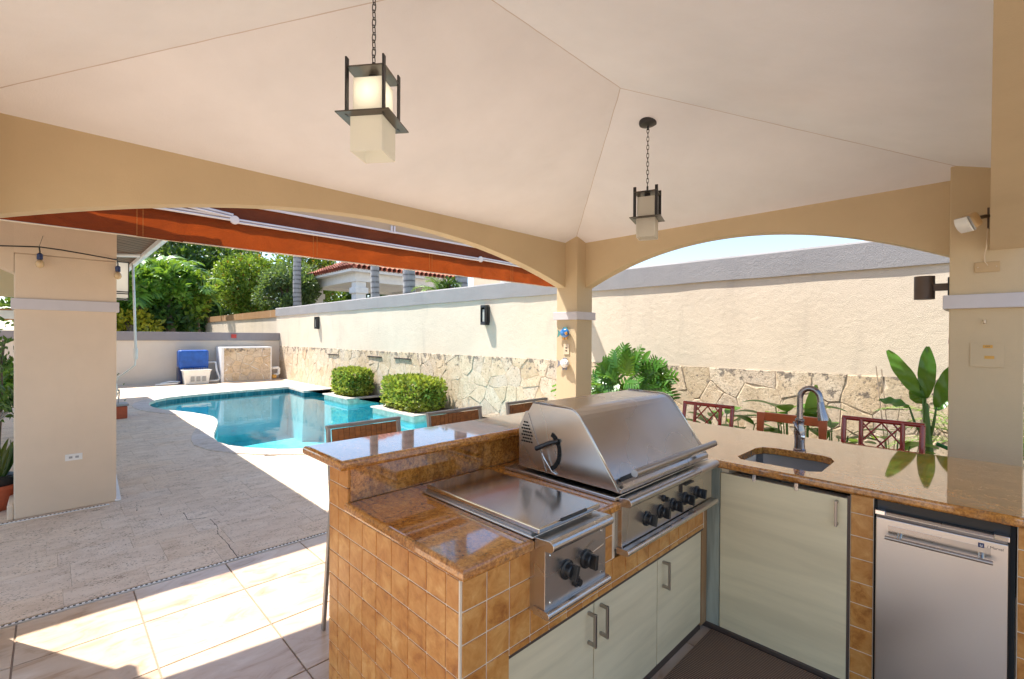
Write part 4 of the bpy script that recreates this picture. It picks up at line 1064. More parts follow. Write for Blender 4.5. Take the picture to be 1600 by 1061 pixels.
MB().tube([(-.068, 5.80, 2.365), (-.045, 5.868, 2.47)], .0015, 4).build('hanger_wire', 'wire', sg)
for x, y, z in ((-.068, 5.80, 2.357), (.458, 5.85, 2.31)):
    MB().tube([(x, y, z), (x+.004, y, z-.035), (x+.004, y, z-.055)], .005, 6).build('bulb_lead', 'cord_rubber', sg)
    MB().lathe([(.010, 0), (.020, -.01), (.020, -.055), (.014, -.058)], (x+.004, y, z-.05), 12).build('bulb_socket', 'navy_enamel', sg, smooth='auto')
    MB().lathe([(.012, 0), (.026, -.022), (.029, -.042), (.022, -.062), (.004, -.072)], (x+.004, y, z-.108), 14).build('bulb', 'bulb_glass', sg, smooth=True)
tag(MB().bar((.515, 6.93, .012), (.468, 5.86, .012), .045, .02).build('white_rail', 'white_paint', bevel=.003), 'white metal strip lying on the travertine beside the tan pier', 'strip')

# ================================================================ seats
def bar_chair(lab, x0, y0, w=.43):
    # aluminium bar chair; back plane at y0, faces the bar (-y)
    t_ = thing('bar_chair', lab, 'bar chair', (x0+w/2, y0-.2, 0), 'slatted bar chairs along the raised bar')
    zt = 1.105
    def fr_(a, b_, nm='back_frame', s_=.026): MB().bar(a, b_, s_, s_*.7).build(nm, 'aluminium_frame', t_, bevel=.003)
    fr_((x0, y0, .72), (x0, y0+.05, zt)); fr_((x0+w, y0, .72), (x0+w, y0+.05, zt)); fr_((x0-.012, y0+.05, zt), (x0+w+.012, y0+.05, zt))
    n = 12
    for k in range(n):
        xa_ = x0+.018+(w-.036)*k/n; MB().bar((xa_+(w-.036)/n/2, y0+.008, .80), (xa_+(w-.036)/n/2, y0+.046, zt-.014), (w-.036)/n-.003, .012, upv=(0, 1, 0)).build('slat', 'teak_slat', t_)
    for k in range(6): MB().box(x0+.02, x0+w-.02, y0-.40+.066*k, y0-.34+.066*k, .735, .75).build('seat_slat', 'teak_slat', t_)
    fr_((x0, y0, .725), (x0, y0-.42, .725), 'seat_frame'); fr_((x0+w, y0, .725), (x0+w, y0-.42, .725), 'seat_frame')
    fr_((x0, y0-.42, .725), (x0+w, y0-.42, .725), 'seat_frame')
    for xx, sx_ in ((x0, -.012), (x0+w, .012)):
        fr_((xx, y0, .72), (xx+sx_, y0+.07, 0), 'leg'); fr_((xx, y0-.42, .72), (xx+sx_, y0-.45, 0), 'leg')
    fr_((x0, y0-.44, .3), (x0+w, y0-.44, .3), 'foot_rail', .022)
bar_chair('slatted bar chair nearest the end of the raised bar, in front of the pool', 1.075, 2.46)
bar_chair('slatted bar chair in front of the wider hedge, middle of the row at the bar', 1.725, 2.46)
bar_chair('slatted bar chair whose top just shows beside the grill hood', 2.43, 2.46)
def bamboo_chair(lab, x, yl, yr, ztop=1.022):
    # lacquered chair beyond the island, back plane at x, facing -x ; yl > yr
    t_ = thing('bamboo_chair', lab, 'bar chair', (x, (yl+yr)/2, 0), 'red lacquered chairs along the island')
    def tb(pts, r, nm): return MB().tube(pts, r, 10).build(nm, 'red_lacquer', t_, smooth='auto')
    tl = .03
    for yy in (yl, yr):
        tb([(x-.02, yy, 0), (x-.03, yy, .62), (x, yy, .85), (x+tl, yy, ztop)], .0165, 'rear_leg'); tb([(x-.42, yy, 0), (x-.42, yy, .60)], .016, 'leg')
    tb([(x+tl, yl+.012, ztop), (x+tl, yr-.012, ztop)], .016, 'top_rail'); tb([(x-.01, yl, .70), (x-.01, yr, .70)], .013, 'lower_rail')
    d = yl-yr; y1, y2 = yl-d*.235, yr+d*.235
    for yy in (y1, y2): tb([(x-.01, yy, .70), (x+tl-.002, yy, ztop)], .0145, 'back_post')
    # lattice of thin crossing canes
    zb_, zt_ = .73, ztop-.012; h = zt_-zb_; w = y1-y2
    def P(u, v_): return (x-.01+(tl+.008)*v_, y1-w*u, zb_+h*v_)
    for u0, v0, u1, v1 in ((0, .5, .5, 0), (0, 1, 1, 0), (.5, 1, 1, .5), (0, .5, .5, 1), (0, 0, 1, 1), (.5, 0, 1, .5), (.0, .78, .22, 1), (.78, 1, 1, .78)):
        tb([P(u0, v0), P(u1, v1)], .0055, 'lattice_cane')
    MB().box(x-.44, x-.01, yr+.0, yl-.0, .60, .635).build('seat', 'red_lacquer', t_, bevel=.01)
bamboo_chair('dark red lattice-back chair beside the grill hood, farthest along the island', 4.12, 1.945, 1.525, 1.012)
bamboo_chair('dark red lattice-back chair just right of the faucet, nearest the banana plant', 4.12, .735, .302, 1.028)
t_ = thing('wooden_chair', 'orange-brown wooden chair with open square back behind the faucet', 'bar chair', (4.1, 1.09, 0), 'red lacquered chairs along the island')
x = 4.12
for yy, s_ in ((1.305, 1), (.865, -1)):
    MB().add(*(lambda q: (q[0], q[1]))(([(x-.01, yy-.018*s_, .60), (x+.012, yy-.018*s_, .60), (x+.012, yy+.018*s_, .60), (x-.01, yy+.018*s_, .60), (x+.02, yy-.032*s_, 1.0), (x+.044, yy-.032*s_, 1.0), (x+.044, yy+.026*s_, 1.0), (x+.02, yy+.026*s_, 1.0)],
        [(0, 1, 2, 3), (4, 5, 6, 7), (0, 1, 5, 4), (1, 2, 6, 5), (2, 3, 7, 6), (3, 0, 4, 7)]))).build('back_post', 'red_wood', t_, bevel=.004)
    MB().box(x-.01, x+.02, yy-.018, yy+.018, 0, .599).build('leg', 'red_wood', t_); MB().box(x-.42, x-.39, yy-.018, yy+.018, 0, .599).build('leg', 'red_wood', t_)
MB().box(x+.018, x+.046, .892, 1.278, .935, 1.004).build('top_rail', 'red_wood', t_, bevel=.006)
MB().box(x+.008, x+.030, .886, 1.284, .80, .845).build('cross_rail', 'red_wood', t_, bevel=.004)
MB().box(x-.43, x+.0, .88, 1.29, .60, .64).build('seat', 'red_wood', t_, bevel=.01)

# ================================================================ plants
def frond_mesh(mb, base, az, L, el0, droop, n=22, leaf=.28, wid=.022, tilt=.35, r_=rnd, stem=.006, vshape=.25, taper=True):
    """A feather frond: arching rib with leaflets to both sides."""
    p = Vector(base); el = el0; st = L/n; h = Vector((math.cos(az), math.sin(az), 0)); rib = [p.copy()]; dirs = []
    for i in range(n):
        d = h*math.cos(el)+Vector((0, 0, 1))*math.sin(el); dirs.append(d); p = p+d*st; rib.append(p.copy()); el -= droop/n*(.5+i/n)
    mb.tube([tuple(q) for q in rib[::2]+[rib[-1]]], [max(.0015, stem*(1-.8*i/(len(rib[::2])))) for i in range(len(rib[::2])+1)], 4, cap=False)
    side = h.cross(Vector((0, 0, 1)))
    for i in range(int(n*.22), n):
        u = i/n; ll = leaf*(math.sin(PI*min(1, .12+u*.88))**.7 if taper else 1)*r_.uniform(.85, 1.1)
        d = dirs[i]; nrm = side.cross(d).normalized()
        for s_ in (-1, 1):
            dd = (side*s_*math.cos(tilt)+d*(.55+.5*u)+nrm*vshape*r_.uniform(.4, 1.2)).normalized()
            q = rib[i]; w = d*wid*.5
            mid = q+dd*ll*.55+Vector((0, 0, -.02*ll)); tip = q+dd*ll+Vector((0, 0, -.22*ll))
            k = len(mb.v); mb.v += [tuple(q-w*.5), tuple(q+w*.5), tuple(mid+w), tuple(mid-w), tuple(tip)]
            mb.f += [(k, k+1, k+2, k+3), (k+3, k+2, k+4)]
def leaf_blade(mb, base, d, upv, L, W, bend=.6, n=9, fold=.18, wave=.0, r_=rnd, prof=None):
    """Broad leaf with folded midrib curving along its length."""
    d = Vector(d).normalized(); side = d.cross(Vector(upv)).normalized(); u = side.cross(d); p = Vector(base); k = len(mb.v)
    ang = 0
    for i in range(n+1):
        t_ = i/n; w = W*(prof(t_) if prof else math.sin(PI*min(1, t_*.94+.04))**.65)/2
        dd = d*math.cos(ang)-u*math.sin(ang); uu_ = u*math.cos(ang)+d*math.sin(ang)
        for s_ in (-1, -.5, 0, .5, 1):
            mb.v.append(tuple(p+side*w*s_+uu_*(fold*w*abs(s_)+wave*math.sin(t_*17+s_*3))))
        p = p+dd*L/n; ang += bend/n
    mb.f += [(k+i*5+a, k+i*5+a+1, k+(i+1)*5+a+1, k+(i+1)*5+a) for i in range(n) for a in range(4)]
def leaf_cloud(mb, n, shape, size, r_, up_bias=.3, elong=1.7):
    """n small pointed leaves; shape(r) gives a position and the outward direction."""
    for _ in range(n):
        p, o_ = shape(r_)
        d = (Vector(o_)*.7+Vector((r_.uniform(-1, 1), r_.uniform(-1, 1), r_.uniform(-1, 1)+up_bias))).normalized()
        s_ = d.cross(Vector((r_.uniform(-1, 1), r_.uniform(-1, 1), r_.uniform(-1, 1)))).normalized()
        L = size*r_.uniform(.7, 1.3); w = L/elong*.5; p = Vector(p); m_ = p+d*L*.45; k = len(mb.v); c = d.cross(s_)*w*.35
        mb.v += [tuple(p), tuple(m_+s_*w-c), tuple(p+d*L), tuple(m_-s_*w-c)]
        mb.f += [(k, k+1, k+2), (k, k+2, k+3)]
# clipped hedges on the planters
def hedge(lab, x0, x1, y0, y1, z1, seed):
    t_ = thing('hedge_shrub', lab, 'shrub', ((x0+x1)/2, (y0+y1)/2, .03), 'clipped shrubs standing in the pool planters')
    r_ = random.Random(seed); mb = MB(); hx, hy, hz_ = (x1-x0)/2, (y1-y0)/2, (z1-.02)/2; c = Vector(((x0+x1)/2, (y0+y1)/2, .02+hz_))
    lumps = [(r_.uniform(-1, 1), r_.uniform(-1, 1), r_.uniform(-1, 1), r_.uniform(-.06, .07)) for _ in range(40)]
    def shp(r):
        while 1:
            a = Vector((r.gauss(0, 1), r.gauss(0, 1), r.gauss(0, 1))).normalized()
            q = 5.0; k = (abs(a.x)**q+abs(a.y)**q+abs(a.z)**q)**(-1/q); s_ = a*k
            lump = sum(l[3]*math.exp(-((s_.x-l[0])**2+(s_.y-l[1])**2+(s_.z-l[2])**2)/.12) for l in lumps)
            f = (1+lump)*r.uniform(.80, 1.02)
            return (c.x+s_.x*hx*f, c.y+s_.y*hy*f, max(.02, c.z+s_.z*hz_*f)), a
    leaf_cloud(mb, 5200, shp, .085, r_, .5, 1.6)
    mb.build('foliage', 'leaf_hedge', t_, recalc=False)
    st = MB()
    for _ in range(7):
        a, b_ = r_.uniform(-.25, .25), r_.uniform(-.25, .25); st.tube([(c.x+a*.4, c.y+b_*.4, .0), (c.x+a, c.y+b_, z1*.7)], [.015, .006], 5)
    st.build('stem', 'bark_brown', t_)
hedge('yellow-green clipped hedge on the far pool planter', 5.45, 6.14, 11.40, 12.62, .72, 3)
hedge('larger yellow-green clipped hedge on the near pool planter', 5.24, 6.12, 8.12, 9.60, .70, 4)
t_ = thing('palm_sprout', 'small green palm sprout against the stone wall between the two hedges', 'plant', (6.1, 10.2, 0)); mb = MB()
for k in range(5): frond_mesh(mb, (6.12, 10.15, .25), 1.5+k*.5, .55, 1.15-.1*k, 1.2, 12, .15, .012)
mb.build('fronds', 'leaf_bright', t_, recalc=False)

# lobed philodendron, big, beside the centre column
def lobed_leaf(mb, base, d, upv, L, W, r_, nl=7, bend=.7):
    d = Vector(d).normalized(); side = d.cross(Vector(upv)).normalized(); u = side.cross(d); p = Vector(base); ang = 0
    leaf_blade(mb, base, d, upv, L, W*.20, bend, 8, .1)
    for i in range(nl):
        t_ = (i+.4)/nl; ang = bend*t_; dd = d*math.cos(ang)-u*math.sin(ang); q = p+d*L*t_*math.cos(ang*.5)-u*L*t_*math.sin(ang*.5)
        w = W*.5*(math.sin(PI*(.18+.74*t_))**.6)
        for s_ in (-1, 1):
            e_ = (side*s_+dd*(.35+.5*t_)).normalized()
            leaf_blade(mb, q, e_, u, w*r_.uniform(.9, 1.1), L/nl*.80, .35, 4, .05)
def plant(name, lab, cat, loc): return thing(name, lab, cat, loc)
r_ = random.Random(12)
t_ = plant('philodendron', 'large glossy philodendron with deeply cut leaves right of the centre column', 'plant', (5.6, 3.4, .03))
lv = MB(); stm = MB()
for k in range(85):
    a = r_.uniform(0, 2*PI); q = math.sqrt(r_.uniform(.02, 1)); yy = 3.42+.47*q*math.cos(a); zz = .98+.36*q*math.sin(a)-(.12 if yy > 3.6 else 0); xx = 5.55+r_.uniform(-.16, .20)
    od = Vector((r_.uniform(-.5, .1), math.cos(a)*.8+r_.uniform(-.3, .3), math.sin(a)*.9+r_.uniform(-.5, .5))).normalized()
    top = Vector((xx, yy, zz))-od*.08
    if k % 3 == 0: stm.tube([(5.6, 3.4, .1), ((5.6+xx)/2, (3.4+yy)/2+.03, .5), tuple(top)], [.012, .009, .006], 5)
    lobed_leaf(lv, top, od, (-1, r_.uniform(-.5, .5), r_.uniform(0, .8)), r_.uniform(.24, .36), r_.uniform(.26, .36), r_, 7, .35)
for (yy, hh) in ((3.38, 1.50), (3.22, 1.44)):
    top = Vector((5.6, yy, hh-.17)); stm.tube([(5.6, 3.4, .4), tuple(top)], [.012, .008], 5); leaf_blade(lv, top, (-.1, .5 if yy > 3.3 else -.5, .8), (-1, 0, .3), .20, .085, .5, 8, .2)
stm.tube([(5.6, 3.4, .0), (5.6, 3.42, .5), (5.57, 3.35, 1.0)], [.05, .04, .03], 8)
lv.build('leaves', 'leaf_big', t_, recalc=False, smooth=True); stm.build('stems', 'stem_green', t_)
t_ = plant('philodendron', 'lower bright green bush at the foot of the centre column', 'plant', (5.45, 4.15, .03))
mb = MB(); rr_ = random.Random(5)
for k in range(40):
    az = rr_.uniform(0, 6.28); rad = rr_.uniform(.05, .32); p = (5.50+math.cos(az)*rad, 3.98+math.sin(az)*rad, rr_.uniform(.55, 1.16)-rad*.35)
    lobed_leaf(mb, p, (math.cos(az), math.sin(az), rr_.uniform(-.3, .5)), (0, 0, 1), rr_.uniform(.20, .30), rr_.uniform(.18, .26), rr_, 5)
mb.build('leaves', 'leaf_bright', t_, recalc=False, smooth=True)
MB().tube([(5.5, 4.0, 0), (5.5, 3.98, .8)], [.04, .02], 8).build('stems', 'stem_green', t_)
# bird-of-paradise style plant at right
t_ = plant('banana_plant', 'young banana-leaved plant with upright broad leaves beside the right column', 'plant', (5.3, .36, .03))
B0 = Vector((5.30, .345, .03)); spec = [
    ((5.30, .386, 1.104), (0, .243, .40), .47, .105, (-1, .2, .1)), ((5.31, .369, 1.105), (0, -.012, .44), .44, .105, (-1, -.2, 0)),
    ((5.30, .30, 1.037), (0, -.095, .35), .36, .105, (-1, -.3, 0)), ((5.28, .473, 1.023), (-.05, .20, .05), .21, .11, (-.5, 0, 1)),
    ((5.33, .374, 1.06), (0, .08, .08), .14, .09, (-1, .3, .2)), ((5.40, .31, 1.0), (.2, -.2, .3), .30, .09, (-1, 0, .3))]
stm = MB(); lv = MB(); stm.tube([tuple(B0), (5.30, .345, .64), (5.30, .353, .85), (5.30, .361, 1.06)], [.045, .034, .022, .010], 10)
for tp, d, L, W, upv in spec:
    stm.tube([(5.30, .35, .72), (5.30+(tp[0]-5.30)*.6, .35+(tp[1]-.35)*.7, .72+(tp[2]-.72)*.55), tp], [.016, .010, .006], 7)
    leaf_blade(lv, tp, d, upv, L, W*1.15, .12, 20, .22, .009)
lv.build('leaves', 'leaf_big', t_, recalc=False, smooth=True); stm.build('stems', 'stem_green', t_, smooth=True)
tag(MB().tube([(5.36, .30, .72), (5.40, .17, .66), (5.45, .02, .56), (5.5, -.2, .45)], .016, 8).build('garden_hose', 'green_hose', smooth=True), 'dark green hose slung from the banana plant stem', 'hose')
# thin bare canes leaning on the wall
for k, (y0, y1, z1) in enumerate(((.62, .80, 1.33), (.60, .755, 1.30), (.50, .38, 1.33), (.66, .60, 1.05))):
    tag(MB().tube([(5.6, y0, .05), (6.0, y1, z1)], .005, 5).build('dry_cane', 'bark_brown', smooth=True), ('thin bare cane leaning furthest left behind the banana plant', 'thin bare cane just right of the leftmost cane', 'thin bare cane behind the upright banana leaf', 'shorter bare cane behind the second lattice chair')[k], 'cane', 'bare canes against the stone wall')
# low plants along the bed
def low_plant(lab, x, y, h, n, W, seed, mat='leaf_big', up_=.7):
    t_ = thing('broadleaf_plant', lab, 'plant', (x, y, .03), 'low leafy plants along the wall bed'); r_ = random.Random(seed); mb = MB(); st = MB()
    for k in range(n):
        az = 2*PI*k/n+r_.uniform(-.4, .4); hh = h*r_.uniform(.6, 1); p = Vector((x+math.cos(az)*.10, y+math.sin(az)*.12, hh*.72))
        st.tube([(x, y, .0), tuple(p)], [.010, .006], 5); leaf_blade(mb, p, (math.cos(az)*.8, math.sin(az)*.8, r_.uniform(.0, up_)), (0, 0, 1), r_.uniform(.22, .34)*W, r_.uniform(.13, .19)*W, .8, 8, .12)
    mb.build('leaves', mat, t_, recalc=False, smooth=True); st.build('stems', 'stem_green', t_)
low_plant('leafy green plant seen through the back of the farthest lattice chair', 5.3, 2.08, 1.12, 12, 1.0, 1)
low_plant('broad green plant behind the wooden chair and faucet', 5.3, 1.40, 1.28, 13, 1.15, 2)
low_plant('dark green plant between the wooden chair and the right lattice chair', 5.25, 1.02, 1.12, 11, 1.0, 6)
low_plant('small bright green plant below the banana plant', 5.25, .58, .98, 9, .8, 8, 'leaf_fern')
low_plant('low green plant right of the farthest lattice chair', 5.35, 1.86, 1.0, 9, .9, 9)
t_ = thing('tall_leaf', 'single tall upright green leaf behind the faucet', 'plant', (5.3, 1.12, .03)); mb = MB()
leaf_blade(mb, (5.3, 1.235, .76), (0, -.16, 1), (-1, 0, 0), .40, .11, .15, 12, .2); mb.build('leaf', 'leaf_bright', t_, recalc=False, smooth=True)
MB().tube([(5.3, 1.25, 0), (5.3, 1.235, .78)], .012, 6).build('stalk', 'stem_green', t_)
t_ = thing('fern_palm', 'feathery yellow-green palm behind the banana plant, left of the right column', 'palm', (5.9, -.15, .03)); mb = MB(); r_ = random.Random(3)
for k in range(16): frond_mesh(mb, (5.85, -.12, .55), 1.1+k*.33+r_.uniform(-.2, .2), r_.uniform(.75, 1.1), r_.uniform(.5, 1.25), 1.5, 22, .24, .014, r_=r_)
mb.build('fronds', 'leaf_fern', t_, recalc=False); MB().tube([(5.9, -.15, 0), (5.86, -.12, .6)], [.06, .04], 8).build('trunk', 'bark_brown', t_)
t_ = thing('palm_shrub', 'dark green palm fronds showing past the right edge of the right column', 'palm', (5.6, -.9, .03)); mb = MB()
for k in range(20): frond_mesh(mb, (5.55, -.85, .4+.03*k), k*.63, 1.1, r_.uniform(.4, 1.3), 1.6, 22, .32, .028, r_=r_)
mb.build('fronds', 'leaf_dark', t_, recalc=False); MB().tube([(5.6, -.9, 0), (5.55, -.85, .9)], [.07, .05], 8).build('trunk', 'bark_brown', t_)
# folded umbrella-like dark wrap on wall near column
t_ = thing('furled_ornament', 'small furled dark purple cloth hanging on the wall beside the right column', 'hanging cloth', (5.5, .21, 1.6))
MB().lathe([(.006, .17), (.012, .13), (.030, .08), (.036, -.02), (.022, -.12), (.008, -.165)], (5.5, .205, 1.60), 10).build('cloth', 'purple_canvas', t_, smooth=True)
MB().tube([(5.5, .205, 1.76), (5.5, .205, 1.80), (5.9, .21, 1.9), (6.25, .21, 1.92)], .006, 6).build('hanger', 'black_metal', t_)

# left side pots
def pot(c, r, h): return [(r*.72, 0), (r*.78, h*.06), (r*.95, h*.85), (r*1.08, h*.86), (r*1.1, h), (r*.95, h), (r*.9, h*.93), (r*.02, h*.92)]
t_ = thing('orange_pot', 'terracotta pot with snake plant at the lower left edge', 'potted plant', (-.38, 6.35, 0), 'potted plants')
MB().lathe(pot(0, .17, .23), (-.36, 6.35, 0), 24).build('pot', 'terracotta_pot', t_, smooth='auto')
MB().lathe([(.15, .22), (.155, .30), (.13, .31), (.12, .28)], (-.36, 6.35, 0), 20).build('inner_pot', 'black_plastic', t_, smooth='auto')
mb = MB(); r_ = random.Random(4)
for k in range(16):
    az = k*2.4; leaf_blade(mb, (-.36+.05*math.cos(az), 6.35+.05*math.sin(az), .27), (math.cos(az)*.35, math.sin(az)*.35, 1), (math.cos(az+1), math.sin(az+1), 0), r_.uniform(.30, .52), .05, .3, 8, .3)
mb.build('leaves', 'leaf_snake', t_, recalc=False, smooth=True)
t_ = thing('square_pot', 'small brown glazed pot with a stake beside the crank handle', 'potted plant', (.95, 11.6, 0), 'potted plants')
MB().prism([(.80, 11.9), (.80, 11.55), (1.06, 11.55), (1.06, 11.9)], 2, .0, .24).build('pot', 'terracotta_pot', t_, bevel=.02)
MB().box(.78, 1.08, 11.53, 11.92, .24, .28).build('pot_rim', 'grey_plastic', t_, bevel=.01)
MB().tube([(.93, 11.7, .25), (.95, 11.7, .50), (.90, 11.7, .60), (.82, 11.7, .60)], .012, 6).build('stake', 'grey_plastic', t_)
mb = MB(); r_ = random.Random(8)
leaf_cloud(mb, 260, lambda r: ((.78+r.gauss(0, .10), 12.6+r.gauss(0, .1), .50+r.gauss(0, .14)), (0, 0, 1)), .09, r_)
o = mb.build('dark_shrub', 'leaf_dark', recalc=False); tag(o, 'small dark leafed shrub behind the brown pot near the crank', 'plant')
t_ = thing('leafy_shrub', 'leafy shrub seen through the opening left of the tan pier', 'shrub', (-.5, 10.5, 0)); mb = MB()
leaf_cloud(mb, 700, lambda r: ((-.52+r.gauss(0, .16), 10.5+r.gauss(0, .3), abs(r.gauss(.85, .14))), (0, 0, 1)), .12, r_)
mb.build('foliage', 'leaf_bright', t_, recalc=False); MB().tube([(-.55, 10.5, 0), (-.55, 10.5, .9), (-.50, 10.5, 1.5)], .02, 6).build('stem', 'bark_brown', t_)
mb = MB(); leaf_cloud(mb, 160, lambda r: ((-.48+r.gauss(0, .14), 9.6+r.gauss(0, .1), 1.25+r.gauss(0, .2)), (0, 0, 1)), .10, r_, elong=2.2)
leaf_cloud(mb, 120, lambda r: ((-.44+r.gauss(0, .10), 9.4+r.gauss(0, .1), .62+r.gauss(0, .1)), (0, 0, 1)), .12, r_, elong=2.2)
t_ = thing('dark_leafed_plant', 'dark leafed plant just left of the tan pier edge', 'plant', (-.46, 9.5, 0)); tag(mb.build('foliage', 'leaf_dark', t_, recalc=False), kind='stuff')
MB().tube([(-.5, 9.55, 0), (-.47, 9.5, .7), (-.48, 9.6, 1.4)], .012, 6).build('stem', 'bark_brown', t_)
t_ = thing('lounge_chair', 'grey slatted lounge seat at the left edge behind the tan pier', 'lounge chair', (-.6, 8.0, 0))
for k in range(7): MB().bar((-.95+.04*k, 7.0, .30), (-.62+.04*k, 8.6, .62), .028, .015).build('slat', 'aluminium_frame', t_)
MB().bar((-.97, 7.3, .34), (-.62, 7.3, .36), .03, .03).bar((-.62, 7.3, 0), (-.62, 7.3, .36), .03, .03).bar((-.80, 8.5, 0), (-.80, 8.5, .6), .03, .03).build('frame', 'aluminium_frame', t_)

# ================================================================ pool equipment at the far wall
t_ = thing('stone_box', 'square stone-faced equipment box with white sides at the far wall', 'equipment box', (5.0, 18.4, 0))
MB().box(4.14, 5.74, 18.26, 18.95, 0, 1.20).build('box_body', 'white_paint', t_, bevel=.01)
stone_face(t_, 1.48, 1.14, .22, lambda u, v_, w: (4.22+u, 18.26-w, .02+v_), 9, .022, .004)
t_ = thing('pool_heater', 'bright blue covered machine standing on a white crate', 'pool equipment', (3.35, 18.5, 0))
MB().box(2.98, 3.82, 18.42, 18.85, .52, 1.11).build('blue_cover', 'blue_tarp', t_, bevel=.07, seg=4)
mb = MB()
for k in range(16):
    x0 = 3.0+k*.05; mb.add([(x0, 18.44, .55), (x0+.05, 18.44, .55), (x0+.025+rnd.uniform(-.01, .01), 18.40, .47+rnd.uniform(-.02, .03))], [(0, 1, 2)])
mb.build('cover_hem', 'blue_tarp', t_)
MB().box(2.99, 3.10, 18.55, 18.9, .0, .52).build('machine_leg', 'navy_enamel', t_)
t2 = thing('white_crate', 'white plastic crate in front of the blue covered machine', 'crate', (3.4, 18.2, 0))
MB().add([(3.10, 18.10, 0), (3.74, 18.10, 0), (3.74, 18.38, 0), (3.10, 18.38, 0), (3.04, 18.05, .46), (3.80, 18.05, .46), (3.80, 18.41, .46), (3.04, 18.41, .46)], [(0, 1, 2, 3), (0, 1, 5, 4), (1, 2, 6, 5), (2, 3, 7, 6), (3, 0, 4, 7), (4, 5, 6, 7)]).build('crate_body', 'white_plastic', t2, bevel=.012)
for k in range(3): MB().box(3.24+.16*k, 3.34+.16*k, 18.05, 18.078, .10, .26).build('crate_vent', 'grey_plastic', t2)
MB().box(3.02, 3.82, 18.03, 18.43, .44, .475).build('crate_rim', 'white_plastic', t2, bevel=.008)
tag(MB().tube([(3.82, 18.6, .68), (4.05, 18.6, .68), (4.05, 18.45, .40), (4.12, 18.35, .14), (4.05, 18.3, .07), (3.80, 18.3, .07)], .035, 8).build('white_pipe', 'white_plastic', smooth=True), 'bent white plastic pipe between the blue machine and the stone box', 'pipe')
tag(MB().tube([(5.74, 18.4, .42), (6.02, 18.4, .42), (6.03, 18.4, .40), (6.03, 18.4, .20), (5.95, 18.4, .17), (5.85, 18.4, .16)], .05, 8).build('white_pipe', 'white_plastic', smooth=True), 'looped white pipe at the right end of the stone box', 'pipe')
tag(MB().box(5.78, 5.92, 18.3, 18.45, .05, .18).build('pump_valve', 'yellow_sticker', bevel=.02), 'small orange valve at the foot of the stone box', 'valve')
tag(MB().tube([(2.35, 18.3, .03), (2.6, 18.25, .05), (2.9, 18.3, .04), (3.0, 18.4, .08), (2.75, 18.45, .10), (2.5, 18.4, .05)], .03, 6).build('coiled_hose', 'white_plastic', smooth=True), 'white hose coiled on the deck left of the crate', 'hose')

# ================================================================ trees and gazebo beyond the walls
def crown(lab, name, cat, x, y, z0, rx, ry, rz_, n, size, mat, seed, trunk=None, shell=.55, group=None):
    t_ = thing(name, lab, cat, (x, y, 0), group); r_ = random.Random(seed); cl = []
    for _ in range(26):
        a = Vector((r_.gauss(0, 1), r_.gauss(0, 1), r_.gauss(0, 1))).normalized(); cl.append((Vector((a.x*rx, a.y*ry, a.z*rz_))*r_.uniform(.5, .85), r_.uniform(.26, .44)))
    def shp(r):
        c, k = cl[r.randrange(len(cl))]; a = Vector((r.gauss(0, 1), r.gauss(0, 1), r.gauss(0, 1))).normalized(); f = r.uniform(shell, 1)
        return (x+c.x+a.x*rx*k*f, y+c.y+a.y*ry*k*f, z0+c.z+a.z*rz_*k*f), a
    mb = MB(); leaf_cloud(mb, n, shp, size, r_, .3); mb.build('crown', mat, t_, recalc=False)
    st = MB(); st.tube([(x, y, -.05), (x+.1, y, z0*.5), (x, y, z0+rz_*.3)], [.20, .15, .06], 8)
    for c, k in cl[:12]: st.tube([(x, y, z0-rz_*.4), (x+c.x, y+c.y, z0+c.z)], [.07, .02], 5)
    st.build('trunk', 'bark_brown', t_)
def palm(lab, name, x, y, h, nf, L, mat, seed, tr=.09, leafl=.6, wid=.05, group=None, bark='bark_grey', n=26, el=(.1, 1.3), droop=1.7):
    t_ = thing(name, lab, 'palm', (x, y, 0), group); r_ = random.Random(seed); mb = MB()
    if nf:
        for k in range(nf): frond_mesh(mb, (x, y, h), k*2.4+r_.uniform(-.3, .3), L*r_.uniform(.8, 1.1), r_.uniform(*el), droop, n, leafl, wid, r_=r_, stem=.02)
        mb.build('fronds', mat, t_, recalc=False)
    st = MB(); m_ = 28; pts = [(x+.03*math.sin(k*.3), y, h*k/m_) for k in range(m_+1)]
    st.tube(pts, [tr*(1.12-.25*k/m_)*(1.03 if k % 2 else .98) for k in range(m_+1)], 12); st.build('trunk', bark, t_, smooth=True)
# fishtail / areca clump behind low wall (px 200-320)
for k, (x, y, h) in enumerate(((2.9, 22.0, 3.6), (3.5, 23.2, 3.9), (2.2, 21.6, 3.1), (3.9, 22.2, 3.2), (3.1, 24.5, 4.4))):
    palm(('clustered palm with the tallest thin stem behind the low wall', 'clustered palm right of the centre of the clump', 'leftmost clustered palm with drooping leaves', 'clustered palm nearest the boundary wall', 'rearmost clustered palm of the clump')[k], 'clump_palm', x, y, h, 11, 1.5, 'leaf_bright', 20+k, .055, .62, .15, 'clustered palms behind the low wall', n=13, el=(.0, 1.2), droop=1.9)
for k, (x, y, h) in enumerate(((1.2, 22.5, 2.9), (.6, 21.3, 2.4), (2.0, 24.2, 3.2))):
    palm(('dark palm at the left end of the low wall beside the lantern', 'low dark palm behind the crank rod', 'dark palm in the shade left of the clump')[k], 'dark_palm', x, y, h, 14, 1.7, 'leaf_dark', 40+k, .10, .6, .06, 'dark palms behind the low wall', 'bark_brown', el=(-.2, 1.1))
crown('yellow-leafed croton bush above the low wall', 'croton_bush', 'shrub', 2.0, 20.9, 1.75, .9, .4, .65, 1300, .19, 'leaf_yellow', 60)
